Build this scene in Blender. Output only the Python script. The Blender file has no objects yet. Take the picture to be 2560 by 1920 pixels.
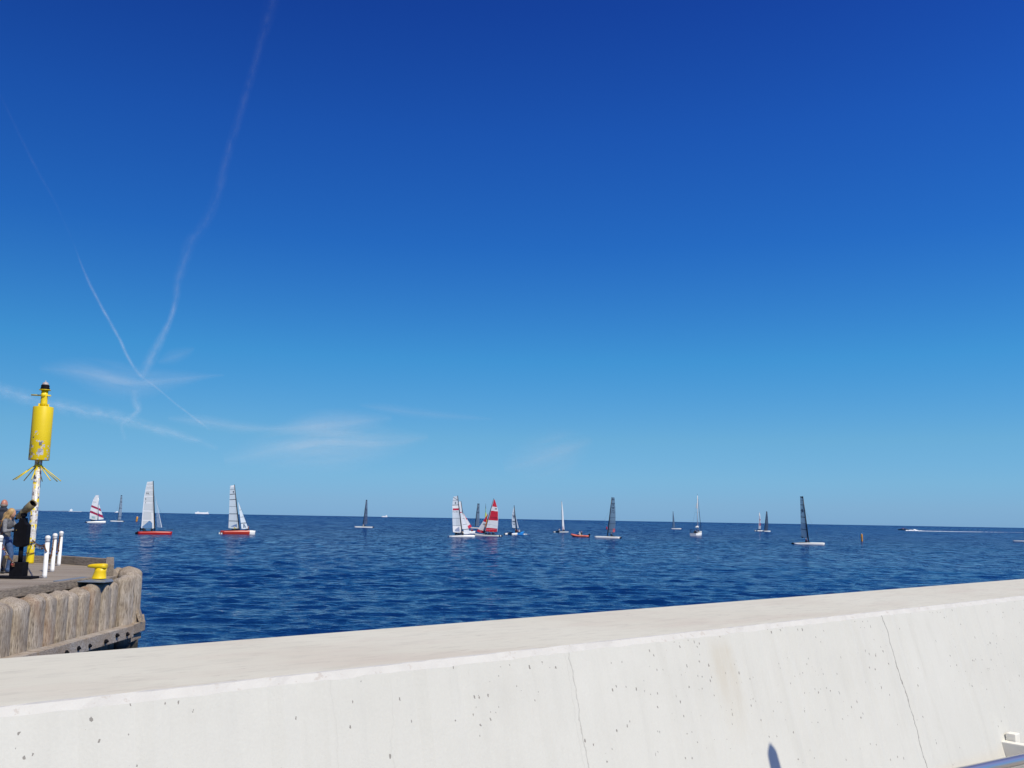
import bpy, bmesh, math, random
import numpy as np
from mathutils import Vector, Matrix
random.seed(7)
R = math.radians
scn = bpy.context.scene
COL = scn.collection

# ------------------------------------------------------------------ camera
F = 2340.0                     # focal length in pixels of the 2560 px wide photograph
PITCH, ROLL, EYE = R(8.19), R(0.985), 4.2
_f = Vector((0, math.cos(PITCH), math.sin(PITCH)))
_u0 = Vector((0, -math.sin(PITCH), math.cos(PITCH)))
_r0 = Vector((1, 0, 0))
_r = _r0 * math.cos(ROLL) + _u0 * math.sin(ROLL)
_u = _u0 * math.cos(ROLL) - _r0 * math.sin(ROLL)
cam_d = bpy.data.cameras.new('camera')
cam = bpy.data.objects.new('camera', cam_d); COL.objects.link(cam)
cam_d.sensor_width = 36.0; cam_d.lens = 36.0 * F / 2560.0
cam_d.clip_start = 0.05; cam_d.clip_end = 200000.0
cam.matrix_world = Matrix(((_r.x, _u.x, -_f.x, 0), (_r.y, _u.y, -_f.y, 0), (_r.z, _u.z, -_f.z, EYE), (0, 0, 0, 1)))
scn.camera = cam

# ------------------------------------------------------------------ sky, sun, exposure
SUN_EL, SUN_AZ = R(50), R(135)           # azimuth clockwise from +Y
SUN = Vector((math.sin(SUN_AZ) * math.cos(SUN_EL), math.cos(SUN_AZ) * math.cos(SUN_EL), math.sin(SUN_EL)))
world = bpy.data.worlds.new('World'); scn.world = world; world.use_nodes = True
nt = world.node_tree; bg = nt.nodes['Background']
sky = nt.nodes.new('ShaderNodeTexSky'); sky.sky_type = 'NISHITA'; sky.sun_disc = False
sky.sun_elevation = SUN_EL; sky.sun_rotation = SUN_AZ
sky.air_density = 1.0; sky.dust_density = 0.0; sky.ozone_density = 1.0
tc = nt.nodes.new('ShaderNodeTexCoord'); sep = nt.nodes.new('ShaderNodeSeparateXYZ')
nt.links.new(tc.outputs['Generated'], sep.inputs[0])
ramp = nt.nodes.new('ShaderNodeValToRGB')
mr = nt.nodes.new('ShaderNodeMapRange'); mr.inputs['From Min'].default_value = 0; mr.inputs['From Max'].default_value = 0.6
nt.links.new(sep.outputs['Z'], mr.inputs['Value']); nt.links.new(mr.outputs[0], ramp.inputs[0])
K = 1 / 1.3
stops = [(0.0, (.20, .44, 1.08)), (1.0, (.238, .478, 1.02)), (2.4, (.264, .545, .99)), (4.8, (.275, .60, .94)), (9.6, (.172, .63, 1.03)),
         (16.5, (.100, .475, 1.10)), (23, (.087, .40, 1.13)), (30, (.073, .30, 1.04)), (36, (.072, .28, 1.0))]
cr = ramp.color_ramp
for i, (el, c) in enumerate(stops):
    p = min(1, math.sin(R(el)) / .6)
    e = cr.elements[i] if i < 2 else cr.elements.new(p)
    e.position = p; e.color = (c[0] * K, c[1] * K, c[2] * K, 1)
mul = nt.nodes.new('ShaderNodeMix'); mul.data_type = 'RGBA'; mul.blend_type = 'MULTIPLY'; mul.inputs[0].default_value = 1
nt.links.new(sky.outputs[0], mul.inputs[6]); nt.links.new(ramp.outputs[0], mul.inputs[7])
azf = nt.nodes.new('ShaderNodeMapRange'); azf.inputs['From Min'].default_value = -1; azf.inputs['From Max'].default_value = 1
azf.inputs['To Min'].default_value = .72; azf.inputs['To Max'].default_value = 1.28; nt.links.new(sep.outputs['X'], azf.inputs[0])
sca = nt.nodes.new('ShaderNodeVectorMath'); sca.operation = 'SCALE'
nt.links.new(mul.outputs[2], sca.inputs[0]); nt.links.new(azf.outputs[0], sca.inputs['Scale'])
nt.links.new(sca.outputs[0], bg.inputs[0]); bg.inputs[1].default_value = 0.13
sd = bpy.data.lights.new('sun', 'SUN'); so = bpy.data.objects.new('sun', sd); COL.objects.link(so)
sd.energy = 4.5; sd.angle = R(0.53); sd.color = (1.0, 0.93, 0.75)
so.rotation_euler = SUN.to_track_quat('Z', 'Y').to_euler(); so.location = (20, -20, 40)
scn.view_settings.view_transform = 'Standard'; scn.view_settings.look = 'None'
scn.view_settings.exposure = 0; scn.view_settings.gamma = 1
scn.cycles.max_bounces = 6; scn.cycles.transparent_max_bounces = 24
scn.cycles.sample_clamp_indirect = 4

# ------------------------------------------------------------------ projection helpers
def ray(px, py):
    return (_f * F + _r * (px - 1280) + _u * (960 - py)).normalized()
C0 = Vector((0, 0, EYE))
def on_z(px, py, z=0.0):
    d = ray(px, py); return C0 + d * ((z - EYE) / d.z)
def on_plane(px, py, p, n):
    d = ray(px, py); return C0 + d * ((Vector(p) - C0).dot(n) / d.dot(n))

# ------------------------------------------------------------------ object helpers
def tag(o, label=None, cat=None, group=None, kind=None):
    if label: o['label'] = label
    if cat: o['category'] = cat
    if group: o['group'] = group
    if kind: o['kind'] = kind
    return o
def empty(name, loc=(0, 0, 0), rz=0):
    o = bpy.data.objects.new(name, None); COL.objects.link(o)
    o.location = loc; o.rotation_euler = (0, 0, rz); o.empty_display_size = .2
    return o
def obj(name, bm, mat, parent=None, smooth=False, loc=None, rot=None):
    me = bpy.data.meshes.new(name)
    bm.normal_update(); bm.to_mesh(me); bm.free()
    for m in (mat if isinstance(mat, (list, tuple)) else [mat]): me.materials.append(m)
    if smooth: me.polygons.foreach_set('use_smooth', [True] * len(me.polygons))
    o = bpy.data.objects.new(name, me); COL.objects.link(o)
    if parent: o.parent = parent
    if loc is not None: o.location = loc
    if rot is not None: o.rotation_euler = rot
    return o
def copy_tree(o, parent=None):
    c = o.copy(); COL.objects.link(c); c.parent = parent
    for ch in list(o.children): copy_tree(ch, c)
    return c
def box(bm, x0, x1, y0, y1, z0, z1, M=None, bev=0, mi=0):
    t = bmesh.new()
    bmesh.ops.create_cube(t, size=1)
    for v in t.verts:
        v.co = Vector(((x0 + x1) / 2 + v.co.x * (x1 - x0), (y0 + y1) / 2 + v.co.y * (y1 - y0), (z0 + z1) / 2 + v.co.z * (z1 - z0)))
    if bev: bmesh.ops.bevel(t, geom=t.edges[:], offset=bev, segments=2, affect='EDGES', profile=.6)
    join(bm, t, M, mi)
def join(bm, t, M=None, mi=0):
    mp = {}
    for v in t.verts: mp[v] = bm.verts.new((M @ v.co) if M else v.co)
    for f in t.faces:
        try: nf = bm.faces.new([mp[v] for v in f.verts]); nf.material_index = mi; nf.smooth = f.smooth
        except ValueError: pass
    t.free()
def tube(bm, pts, rad, n=10, caps=True, mi=0):
    """tube along pts; rad a number or a list"""
    pts = [Vector(p) for p in pts]
    rs = rad if isinstance(rad, (list, tuple)) else [rad] * len(pts)
    rings = []; ref = None
    for i, p in enumerate(pts):
        d = (pts[min(i + 1, len(pts) - 1)] - pts[max(i - 1, 0)])
        d = d.normalized() if d.length > 1e-9 else Vector((0, 0, 1))
        if ref is None: ref = Vector((1, 0, 0)) if abs(d.x) < .8 else Vector((0, 1, 0))
        a = (ref - d * ref.dot(d)).normalized(); ref = a; b = d.cross(a)
        rings.append([bm.verts.new(p + (a * math.cos(t) + b * math.sin(t)) * rs[i]) for t in [2 * math.pi * k / n for k in range(n)]])
    for r0, r1 in zip(rings, rings[1:]):
        for k in range(n):
            f = bm.faces.new((r0[k], r0[(k + 1) % n], r1[(k + 1) % n], r1[k])); f.smooth = True; f.material_index = mi
    if caps:
        f = bm.faces.new(rings[0][::-1]); f.material_index = mi
        f = bm.faces.new(rings[-1]); f.material_index = mi
def lathe(bm, prof, n=24, M=None, mi=0):
    """profile of (radius, z) turned round z"""
    t = bmesh.new(); rings = []
    for r, z in prof:
        rings.append([t.verts.new((r * math.cos(2 * math.pi * k / n), r * math.sin(2 * math.pi * k / n), z)) for k in range(n)] if r > 1e-6 else [t.verts.new((0, 0, z))])
    for a, b in zip(rings, rings[1:]):
        for k in range(n):
            k2 = (k + 1) % n
            if len(a) == 1 and len(b) == 1: continue
            if len(a) == 1: f = t.faces.new((a[0], b[k2], b[k]))
            elif len(b) == 1: f = t.faces.new((a[k], a[k2], b[0]))
            else: f = t.faces.new((a[k], a[k2], b[k2], b[k]))
            f.smooth = True
    bmesh.ops.recalc_face_normals(t, faces=t.faces[:])
    join(bm, t, M, mi)
def sphere(bm, c, r, sc=(1, 1, 1), seg=12, mi=0):
    t = bmesh.new(); bmesh.ops.create_uvsphere(t, u_segments=seg, v_segments=max(6, seg * 2 // 3), radius=r)
    for f in t.faces: f.smooth = True
    join(bm, t, Matrix.Translation(c) @ Matrix.Diagonal((*sc, 1)), mi)

# ------------------------------------------------------------------ materials
def newmat(name):
    m = bpy.data.materials.new(name); m.use_nodes = True
    return m, m.node_tree, m.node_tree.nodes['Principled BSDF']
def N(nt, t, **kw):
    n = nt.nodes.new('ShaderNode' + t)
    for k, v in kw.items(): setattr(n, k, v)
    return n
def mixc(nt, fac, a, b, mode='MIX'):
    n = N(nt, 'Mix', data_type='RGBA', blend_type=mode)
    for i, s in ((0, fac), (6, a), (7, b)):
        if hasattr(s, 'links'): nt.links.new(s, n.inputs[i])
        elif i == 0: n.inputs[0].default_value = s
        else: n.inputs[i].default_value = (*s, 1) if len(s) == 3 else s
    return n.outputs[2]
def mth(nt, op, a, b=None, c=None, clamp=False):
    n = N(nt, 'Math', operation=op, use_clamp=clamp)
    for i, s in enumerate((a, b, c)):
        if s is None: continue
        if hasattr(s, 'links'): nt.links.new(s, n.inputs[i])
        else: n.inputs[i].default_value = s
    return n.outputs[0]
def rng(nt, v, a, b, c=0., d=1., clamp=True):
    n = N(nt, 'MapRange'); n.clamp = clamp; nt.links.new(v, n.inputs[0])
    for i, x in zip((1, 2, 3, 4), (a, b, c, d)): n.inputs[i].default_value = x
    return n.outputs[0]
def noise(nt, vec, scale=5, detail=4, rough=.55, sc=None, out='Fac'):
    if sc is not None:
        mp = N(nt, 'Mapping'); mp.inputs['Scale'].default_value = sc; nt.links.new(vec, mp.inputs[0]); vec = mp.outputs[0]
    n = N(nt, 'TexNoise'); n.inputs['Scale'].default_value = scale; n.inputs['Detail'].default_value = detail
    n.inputs['Roughness'].default_value = rough; nt.links.new(vec, n.inputs['Vector']); return n.outputs[out]
def coords(nt, which='Object'):
    return N(nt, 'TexCoord').outputs[which]
def bump(nt, bs, h, strength=.3, dist=.01):
    b = N(nt, 'Bump'); b.inputs['Strength'].default_value = strength; b.inputs['Distance'].default_value = dist
    nt.links.new(h, b.inputs['Height']); nt.links.new(b.outputs[0], bs.inputs['Normal'])
def paint(name, col, rough=.45, metal=0., var=.12, scale=9., wear=None, bmp=.08, spec=.5):
    m, nt, bs = newmat(name); oc = coords(nt)
    n1 = noise(nt, oc, scale, 5)
    c = mixc(nt, rng(nt, n1, .3, .7), tuple(x * (1 - var) for x in col), tuple(min(1, x * (1 + var)) for x in col))
    if wear:
        w = noise(nt, oc, scale * 3.3, 6, .65)
        c = mixc(nt, rng(nt, w, wear[1], wear[1] + .05), c, wear[0])
    nt.links.new(c, bs.inputs['Base Color']); bs.inputs['Roughness'].default_value = rough; bs.inputs['Metallic'].default_value = metal; bs.inputs['Specular IOR Level'].default_value = spec
    bump(nt, bs, noise(nt, oc, scale * 8, 3), bmp, .004)
    return m
M_white = paint('white_gelcoat', (.80, .80, .78), .3, var=.03)
M_whitepost = paint('white_post_paint', (.80, .80, .79), .4, var=.05, wear=((.30, .24, .2), .735))
M_red = paint('red_gelcoat', (.42, .010, .007), .35, var=.1)
M_redor = paint('orange_red_gelcoat', (.40, .026, .010), .35, var=.1)
M_black = paint('black_paint', (.008, .008, .011), .7, var=.3, spec=.08)
M_carbon = paint('carbon_mast', (.012, .013, .018), .4, var=.2)
M_alu = paint('aluminium_spar', (.62, .64, .66), .35, .6, var=.08)
M_wirem = paint('wire', (.08, .09, .11), .4, .5)
M_blueh = paint('blue_gelcoat', (.02, .22, .62), .35, var=.1)
M_yellow = paint('yellow_bollard_paint', (.82, .56, .004), .4, var=.05, wear=((.45, .3, .03), .74))
M_orange = paint('orange_vinyl', (.62, .27, .03), .45, var=.08)
M_grey = paint('grey_deck_grip', (.20, .21, .23), .7, var=.2)
M_dinghyred = paint('faded_red_rubber', (.72, .16, .11), .55, var=.12)
M_steelpl = paint('painted_steel_plate', (.20, .24, .29), .5, .2, var=.2)
M_bronze = paint('olive_bronze_paint', (.23, .185, .10), .4, .1, var=.25, wear=((.04, .035, .02), .66))
M_rust = paint('rusty_chain', (.20, .10, .05), .7, .5, var=.4)
M_chrome, _nt, _bs = newmat('brushed_stainless'); _bs.inputs['Base Color'].default_value = (.62, .60, .58, 1); _bs.inputs['Metallic'].default_value = 1; _bs.inputs['Roughness'].default_value = .36
bump(_nt, _bs, noise(_nt, coords(_nt), 60, 4, sc=(1, 20, 20)), .05, .002)
M_shipw = paint('ship_white', (.82, .84, .86), .5, var=.05, scale=.05)
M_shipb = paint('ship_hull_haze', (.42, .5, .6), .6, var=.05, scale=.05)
M_shore = paint('distant_shore', (.13, .20, .30), .9, var=.2, scale=.004)  # bluish haze of distance put into the base colour
M_foam = paint('foam', (.85, .88, .9), .9, var=.06, scale=.8)

def wood(name, a, b, dark, sc=(8, 8, 1.1), stain=True, darkz=None, axis=2):
    m, nt, bs = newmat(name); oc = coords(nt)
    oi = N(nt, 'ObjectInfo'); rnd = oi.outputs['Random']
    add = N(nt, 'VectorMath', operation='ADD'); cmb = N(nt, 'CombineXYZ')
    nt.links.new(mth(nt, 'MULTIPLY', rnd, 37.), cmb.inputs[0]); nt.links.new(mth(nt, 'MULTIPLY', rnd, 61.), cmb.inputs[2])
    nt.links.new(oc, add.inputs[0]); nt.links.new(cmb.outputs[0], add.inputs[1]); v = add.outputs[0]
    g = noise(nt, v, 3.0, 8, .72, sc=sc)
    big = noise(nt, v, 2.2, 3, .5)
    c = mixc(nt, rng(nt, big, .35, .65), a, b)
    c = mixc(nt, rng(nt, g, .30, .62, .75, 0), c, dark)
    fine = noise(nt, v, 8, 6, .66, sc=sc)
    c = mixc(nt, rng(nt, fine, .36, .50, .85, 0), c, tuple(x * .4 for x in dark))
    kn = noise(nt, v, 3.1, 3, .6); c = mixc(nt, rng(nt, kn, .60, .72, 0, .6), c, tuple(x * .7 for x in dark))
    if stain:
        st = noise(nt, v, 1.5, 2, .5, sc=(1, 1, .35))
        sel = rng(nt, rnd, .45, .65)
        c = mixc(nt, mth(nt, 'MULTIPLY', rng(nt, st, .48, .68, 0, .8), sel), c, (.30, .125, .035))
    if darkz is not None:
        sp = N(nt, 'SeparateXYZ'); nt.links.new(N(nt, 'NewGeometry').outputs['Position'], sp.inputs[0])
        c = mixc(nt, rng(nt, sp.outputs[2], darkz - .1, darkz + .12, .93, 0), c, (.016, .018, .016))  # nearly black below the given height
    nt.links.new(c, bs.inputs['Base Color']); bs.inputs['Roughness'].default_value = .85
    bump(nt, bs, mth(nt, 'ADD', g, mth(nt, 'MULTIPLY', fine, .6)), 1.0, .03)
    return m
M_pile = wood('weathered_pile', (.47, .385, .29), (.60, .525, .44), (.19, .14, .095), sc=(9, 9, .9), darkz=1.28)
M_beamx = wood('weathered_beam', (.42, .33, .24), (.50, .42, .33), (.18, .13, .09), sc=(6, 1.0, 9), stain=False)
M_beamf = wood('weathered_kerb', (.31, .26, .20), (.40, .34, .27), (.17, .13, .10), sc=(1.2, 7, 9), stain=False)
M_beamc = wood('bleached_waler', (.56, .52, .47), (.46, .37, .28), (.24, .18, .13), sc=(6, .8, 9), stain=False)

def deck_mat():
    m, nt, bs = newmat('deck_planks'); oc = coords(nt)
    sp = N(nt, 'SeparateXYZ'); nt.links.new(oc, sp.inputs[0])
    ws = noise(nt, oc, .6, 2)
    y = mth(nt, 'ADD', sp.outputs[1], mth(nt, 'MULTIPLY', ws, .05))
    k = mth(nt, 'DIVIDE', y, .17)
    fr = mth(nt, 'FRACT', k); pl = mth(nt, 'FLOOR', k)
    wn = N(nt, 'TexWhiteNoise', noise_dimensions='1D'); nt.links.new(pl, wn.inputs['W'])
    c = mixc(nt, wn.outputs['Value'], (.27, .22, .17), (.38, .33, .27))
    g = noise(nt, oc, 7, 6, .65, sc=(.8, 7, 1))
    c = mixc(nt, rng(nt, g, .3, .6, .5, 0), c, (.16, .13, .10))
    gap = mth(nt, 'LESS_THAN', mth(nt, 'ABSOLUTE', mth(nt, 'SUBTRACT', fr, .5)), .045)
    c = mixc(nt, mth(nt, 'MULTIPLY', gap, .75), c, (.04, .032, .025))
    nt.links.new(c, bs.inputs['Base Color']); bs.inputs['Roughness'].default_value = .85
    bump(nt, bs, mth(nt, 'SUBTRACT', g, mth(nt, 'MULTIPLY', gap, 1.)), .4, .01)
    return m
M_deck = deck_mat()

def sticker_mat(name, yellow, amount, lo, hi, scale=(11, 11, 11)):
    """yellow paint, peeled to grey-white, plastered with stickers between two heights"""
    m, nt, bs = newmat(name); oc = coords(nt)
    sp = N(nt, 'SeparateXYZ'); nt.links.new(oc, sp.inputs[0])
    z = mth(nt, 'ADD', sp.outputs[2], mth(nt, 'MULTIPLY', mth(nt, 'SUBTRACT', noise(nt, oc, 3, 3), .5), .9))
    band = mth(nt, 'MULTIPLY', rng(nt, z, lo[0], lo[1]), rng(nt, z, hi[0], hi[1], 1, 0))
    def layer(sc, thr, off):
        mp = N(nt, 'Mapping'); mp.inputs['Scale'].default_value = scale; mp.inputs['Location'].default_value = (off, off * 2, off * 3); nt.links.new(oc, mp.inputs[0])
        v = N(nt, 'TexVoronoi', distance='CHEBYCHEV'); v.inputs['Scale'].default_value = sc; nt.links.new(mp.outputs[0], v.inputs['Vector'])
        s = N(nt, 'SeparateColor'); nt.links.new(v.outputs['Color'], s.inputs[0])
        mask = mth(nt, 'MULTIPLY', mth(nt, 'LESS_THAN', s.outputs[0], mth(nt, 'MULTIPLY', band, amount)), mth(nt, 'LESS_THAN', v.outputs['Distance'], thr))
        return mask, s.outputs[1], s.outputs[2]
    n1 = noise(nt, oc, 4, 5, .6)
    c = mixc(nt, rng(nt, n1, .3, .7), tuple(x * .92 for x in yellow), yellow)
    for sc, thr, off in ((.55, .42, .3), (1., .42, 5.1), (1.6, .40, 9.7)):
        mask, rnd, r2 = layer(sc, thr, off)
        rr = N(nt, 'ValToRGB'); e = rr.color_ramp; e.interpolation = 'CONSTANT'
        cols = [(0, (.62, .60, .58)), (.34, (.70, .67, .60)), (.56, (.10, .10, .11)), (.64, (.50, .47, .43)), (.74, (.70, .71, .73)), (.90, (.25, .2, .17)), (.95, (.16, .18, .25))]
        for i, (p, cc) in enumerate(cols):
            el = e.elements[i] if i < 2 else e.elements.new(p)
            el.position = p; el.color = (*cc, 1)
        nt.links.new(rnd, rr.inputs[0])
        det = noise(nt, oc, 70, 2)
        c2 = mixc(nt, rng(nt, det, .56, .60, 0, .7), rr.outputs[0], (.06, .06, .07))
        c = mixc(nt, mask, c, c2)
    nt.links.new(c, bs.inputs['Base Color']); bs.inputs['Roughness'].default_value = .42
    return m
YEL = (.82, .61, .004)
M_drum = sticker_mat('yellow_drum_paint', YEL, .24, (-.5, -.4), (.05, .85))
M_pole = sticker_mat('stickered_pole_paint', YEL, .95, (.25, .85), (3.5, 4.2), scale=(10, 10, 7))
M_pyel = paint('yellow_mark_paint', YEL, .4, var=.06, wear=((.5, .42, .25), .70))

# ------------------------------------------------------------------ the sea
rs = np.random.RandomState(3)
NW = 130
lam = np.exp(rs.uniform(np.log(.38), np.log(3.2), NW)); lam[:10] = np.exp(rs.uniform(np.log(4.2), np.log(9), 10))
wdir = np.where(rs.rand(NW) < .65, rs.normal(R(82), R(24), NW), rs.normal(R(118), R(20), NW))
kk = 2 * np.pi / lam
amp = .0200 / kk * np.where(lam > 4.2, .42, np.where(lam > 1.8, .85, 1.12)) * rs.uniform(.6, 1.3, NW)
phs = rs.uniform(0, 6.28, NW)
fine = np.arange(-36.5, 36.5, .082); coarse = np.arange(36.5, 323.5, 2.5)
ang = np.radians(np.concatenate([fine, coarse])); nA = len(ang)
rad = [12.0]
while rad[-1] < 14000: rad.append(rad[-1] * 1.0043 + .02)
rad = np.array(rad); nR = len(rad); dr = np.gradient(rad)
X = rad[:, None] * np.sin(ang)[None]; Y = rad[:, None] * np.cos(ang)[None]
Z = np.zeros_like(X); DX = np.zeros_like(X); DY = np.zeros_like(X)
gust = 1 + .35 * np.sin(X * .021 + .9 * np.sin(Y * .013)) * np.sin(Y * .031 + 1.3) + .18 * np.sin(X * .09 + Y * .05) * np.sin(Y * .11 - X * .03)
for i in range(NW):
    att = np.clip((lam[i] / dr - 2.0) / 1.6, 0, 1)
    n_ok = int((att > 0).sum())
    if n_ok == 0: continue
    sl = slice(0, n_ok)
    dx, dy = math.cos(wdir[i]), math.sin(wdir[i])
    ph = kk[i] * (X[sl] * dx + Y[sl] * dy) + phs[i]
    a = amp[i] * att[sl, None]
    Z[sl] += a * np.sin(ph); DX[sl] += a * dx * np.cos(ph); DY[sl] += a * dy * np.cos(ph)
Z *= gust; DX *= gust; DY *= gust
V = np.stack([X + DX, Y + DY, Z], -1).reshape(-1, 3)
V = np.vstack([V, [[0, 0, 0]]]); nV = len(V)
ii, jj = np.meshgrid(np.arange(nR - 1), np.arange(nA), indexing='ij'); j2 = (jj + 1) % nA
quads = np.stack([ii * nA + jj, (ii + 1) * nA + jj, (ii + 1) * nA + j2, ii * nA + j2], -1).reshape(-1, 4)[:, ::-1]
jt = np.arange(nA); tris = np.stack([np.full(nA, nV - 1), (jt + 1) % nA, jt], -1)
me = bpy.data.meshes.new('sea')
me.vertices.add(nV); me.vertices.foreach_set('co', V.ravel().astype(np.float32))
nl = quads.size + tris.size
me.loops.add(nl); me.loops.foreach_set('vertex_index', np.concatenate([quads.ravel(), tris.ravel()]).astype(np.int32))
npoly = len(quads) + len(tris); me.polygons.add(npoly)
ls = np.concatenate([np.arange(len(quads)) * 4, len(quads) * 4 + np.arange(len(tris)) * 3]).astype(np.int32)
me.polygons.foreach_set('loop_start', ls)
me.polygons.foreach_set('use_smooth', np.ones(npoly, dtype=bool)); me.update(calc_edges=True)
def sea_mat():
    m, nt, bs = newmat('sea_water')
    gp = N(nt, 'NewGeometry').outputs['Position']
    ln = N(nt, 'VectorMath', operation='LENGTH'); nt.links.new(gp, ln.inputs[0]); dist = ln.outputs['Value']
    h1 = noise(nt, gp, 2.1, 3, .6, sc=(.55, 1, 1))
    h2 = noise(nt, gp, .75, 3, .6, sc=(.45, 1, 1))
    h3 = noise(nt, gp, .14, 4, .65, sc=(.4, 1, 1))
    far1 = rng(nt, dist, 50, 220); far2 = rng(nt, dist, 160, 900)
    b1 = N(nt, 'Bump'); b1.inputs['Strength'].default_value = 1; b1.inputs['Distance'].default_value = .11
    nt.links.new(h1, b1.inputs['Height'])
    b0 = N(nt, 'Bump'); b0.inputs['Strength'].default_value = 1; b0.inputs['Distance'].default_value = .035
    nt.links.new(noise(nt, gp, 6.5, 3, .6, sc=(.6, 1, 1)), b0.inputs['Height']); nt.links.new(b1.outputs[0], b0.inputs['Normal']); b1 = b0
    b2 = N(nt, 'Bump'); b2.inputs['Strength'].default_value = 1
    nt.links.new(mth(nt, 'MULTIPLY', far1, .8), b2.inputs['Distance'])
    nt.links.new(h2, b2.inputs['Height']); nt.links.new(b1.outputs[0], b2.inputs['Normal'])
    b3 = N(nt, 'Bump'); b3.inputs['Strength'].default_value = 1
    nt.links.new(mth(nt, 'MULTIPLY', far2, 3.), b3.inputs['Distance'])
    nt.links.new(h3, b3.inputs['Height']); nt.links.new(b2.outputs[0], b3.inputs['Normal'])
    # wave groups and wind streaks: patches whose visible wave faces lean one way or another
    nrm = b3.outputs[0]
    for sc3, sc_n, lo, hi, k in (((1, .22, 1), 1.25, 35, 130, .20), ((1, .14, 1), .42, 110, 420, .26), ((1, .07, 1), .16, 300, 1200, .34)):
        cvec = noise(nt, gp, sc_n, 3, .62, sc=sc3, out='Color')
        sub = N(nt, 'VectorMath', operation='SUBTRACT'); nt.links.new(cvec, sub.inputs[0]); sub.inputs[1].default_value = (.5, .5, .5)
        fl = N(nt, 'VectorMath', operation='MULTIPLY'); nt.links.new(sub.outputs[0], fl.inputs[0]); fl.inputs[1].default_value = (k * 2.2, k * 4.4, 0)
        scl = N(nt, 'VectorMath', operation='SCALE'); nt.links.new(fl.outputs[0], scl.inputs[0]); nt.links.new(rng(nt, dist, lo, hi), scl.inputs['Scale'])
        ad = N(nt, 'VectorMath', operation='ADD'); nt.links.new(nrm, ad.inputs[0]); nt.links.new(scl.outputs[0], ad.inputs[1]); nrm = ad.outputs[0]
    lean = N(nt, 'CombineXYZ'); nt.links.new(rng(nt, dist, 40, 300, -.02, -.27), lean.inputs[1])      # wind waves stand steeper on their shoreward face
    ad = N(nt, 'VectorMath', operation='ADD'); nt.links.new(nrm, ad.inputs[0]); nt.links.new(lean.outputs[0], ad.inputs[1]); nrm = ad.outputs[0]
    nn = N(nt, 'VectorMath', operation='NORMALIZE'); nt.links.new(nrm, nn.inputs[0]); nt.links.new(nn.outputs[0], bs.inputs['Normal'])
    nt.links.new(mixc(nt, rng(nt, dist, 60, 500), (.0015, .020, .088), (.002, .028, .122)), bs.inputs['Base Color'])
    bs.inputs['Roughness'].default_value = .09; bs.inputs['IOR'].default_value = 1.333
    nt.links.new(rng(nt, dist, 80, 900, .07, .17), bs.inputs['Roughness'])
    return m
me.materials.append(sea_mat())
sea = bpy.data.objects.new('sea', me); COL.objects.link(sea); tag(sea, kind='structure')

# ------------------------------------------------------------------ concrete sea wall and walkway
ZT = EYE - .35; ZW = 2.55
def wall_frame():
    d = ray(3911, 1342); d = Vector((d.x, d.y, 0)).normalized()
    fr = [on_z(0, 1771, ZT), on_z(2560, 1490.5, ZT)]; bk = [on_z(0, 1644, ZT), on_z(2560, 1446, ZT)]
    n = Vector((d.y, -d.x, 0))       # towards the camera
    pf = sum(p.dot(n) for p in fr) / 2; pb = sum(p.dot(n) for p in bk) / 2
    return d, n, pf, pb
WU, WN, PF, PB = wall_frame()
BAT = .268
WO = WN * PF; WO.z = ZT              # origin: front top edge, abreast of the camera
Mw = Matrix(((WU.x, WN.x, 0, WO.x), (WU.y, WN.y, 0, WO.y), (0, 0, 1, WO.z), (0, 0, 0, 1)))
Mwi = Mw.inverted()
FACE_N = (WN + Vector((0, 0, BAT))).normalized()
def on_face(px, py):                 # point of the battered face, in wall coordinates
    return Mwi @ on_plane(px, py, WO, FACE_N)
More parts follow.
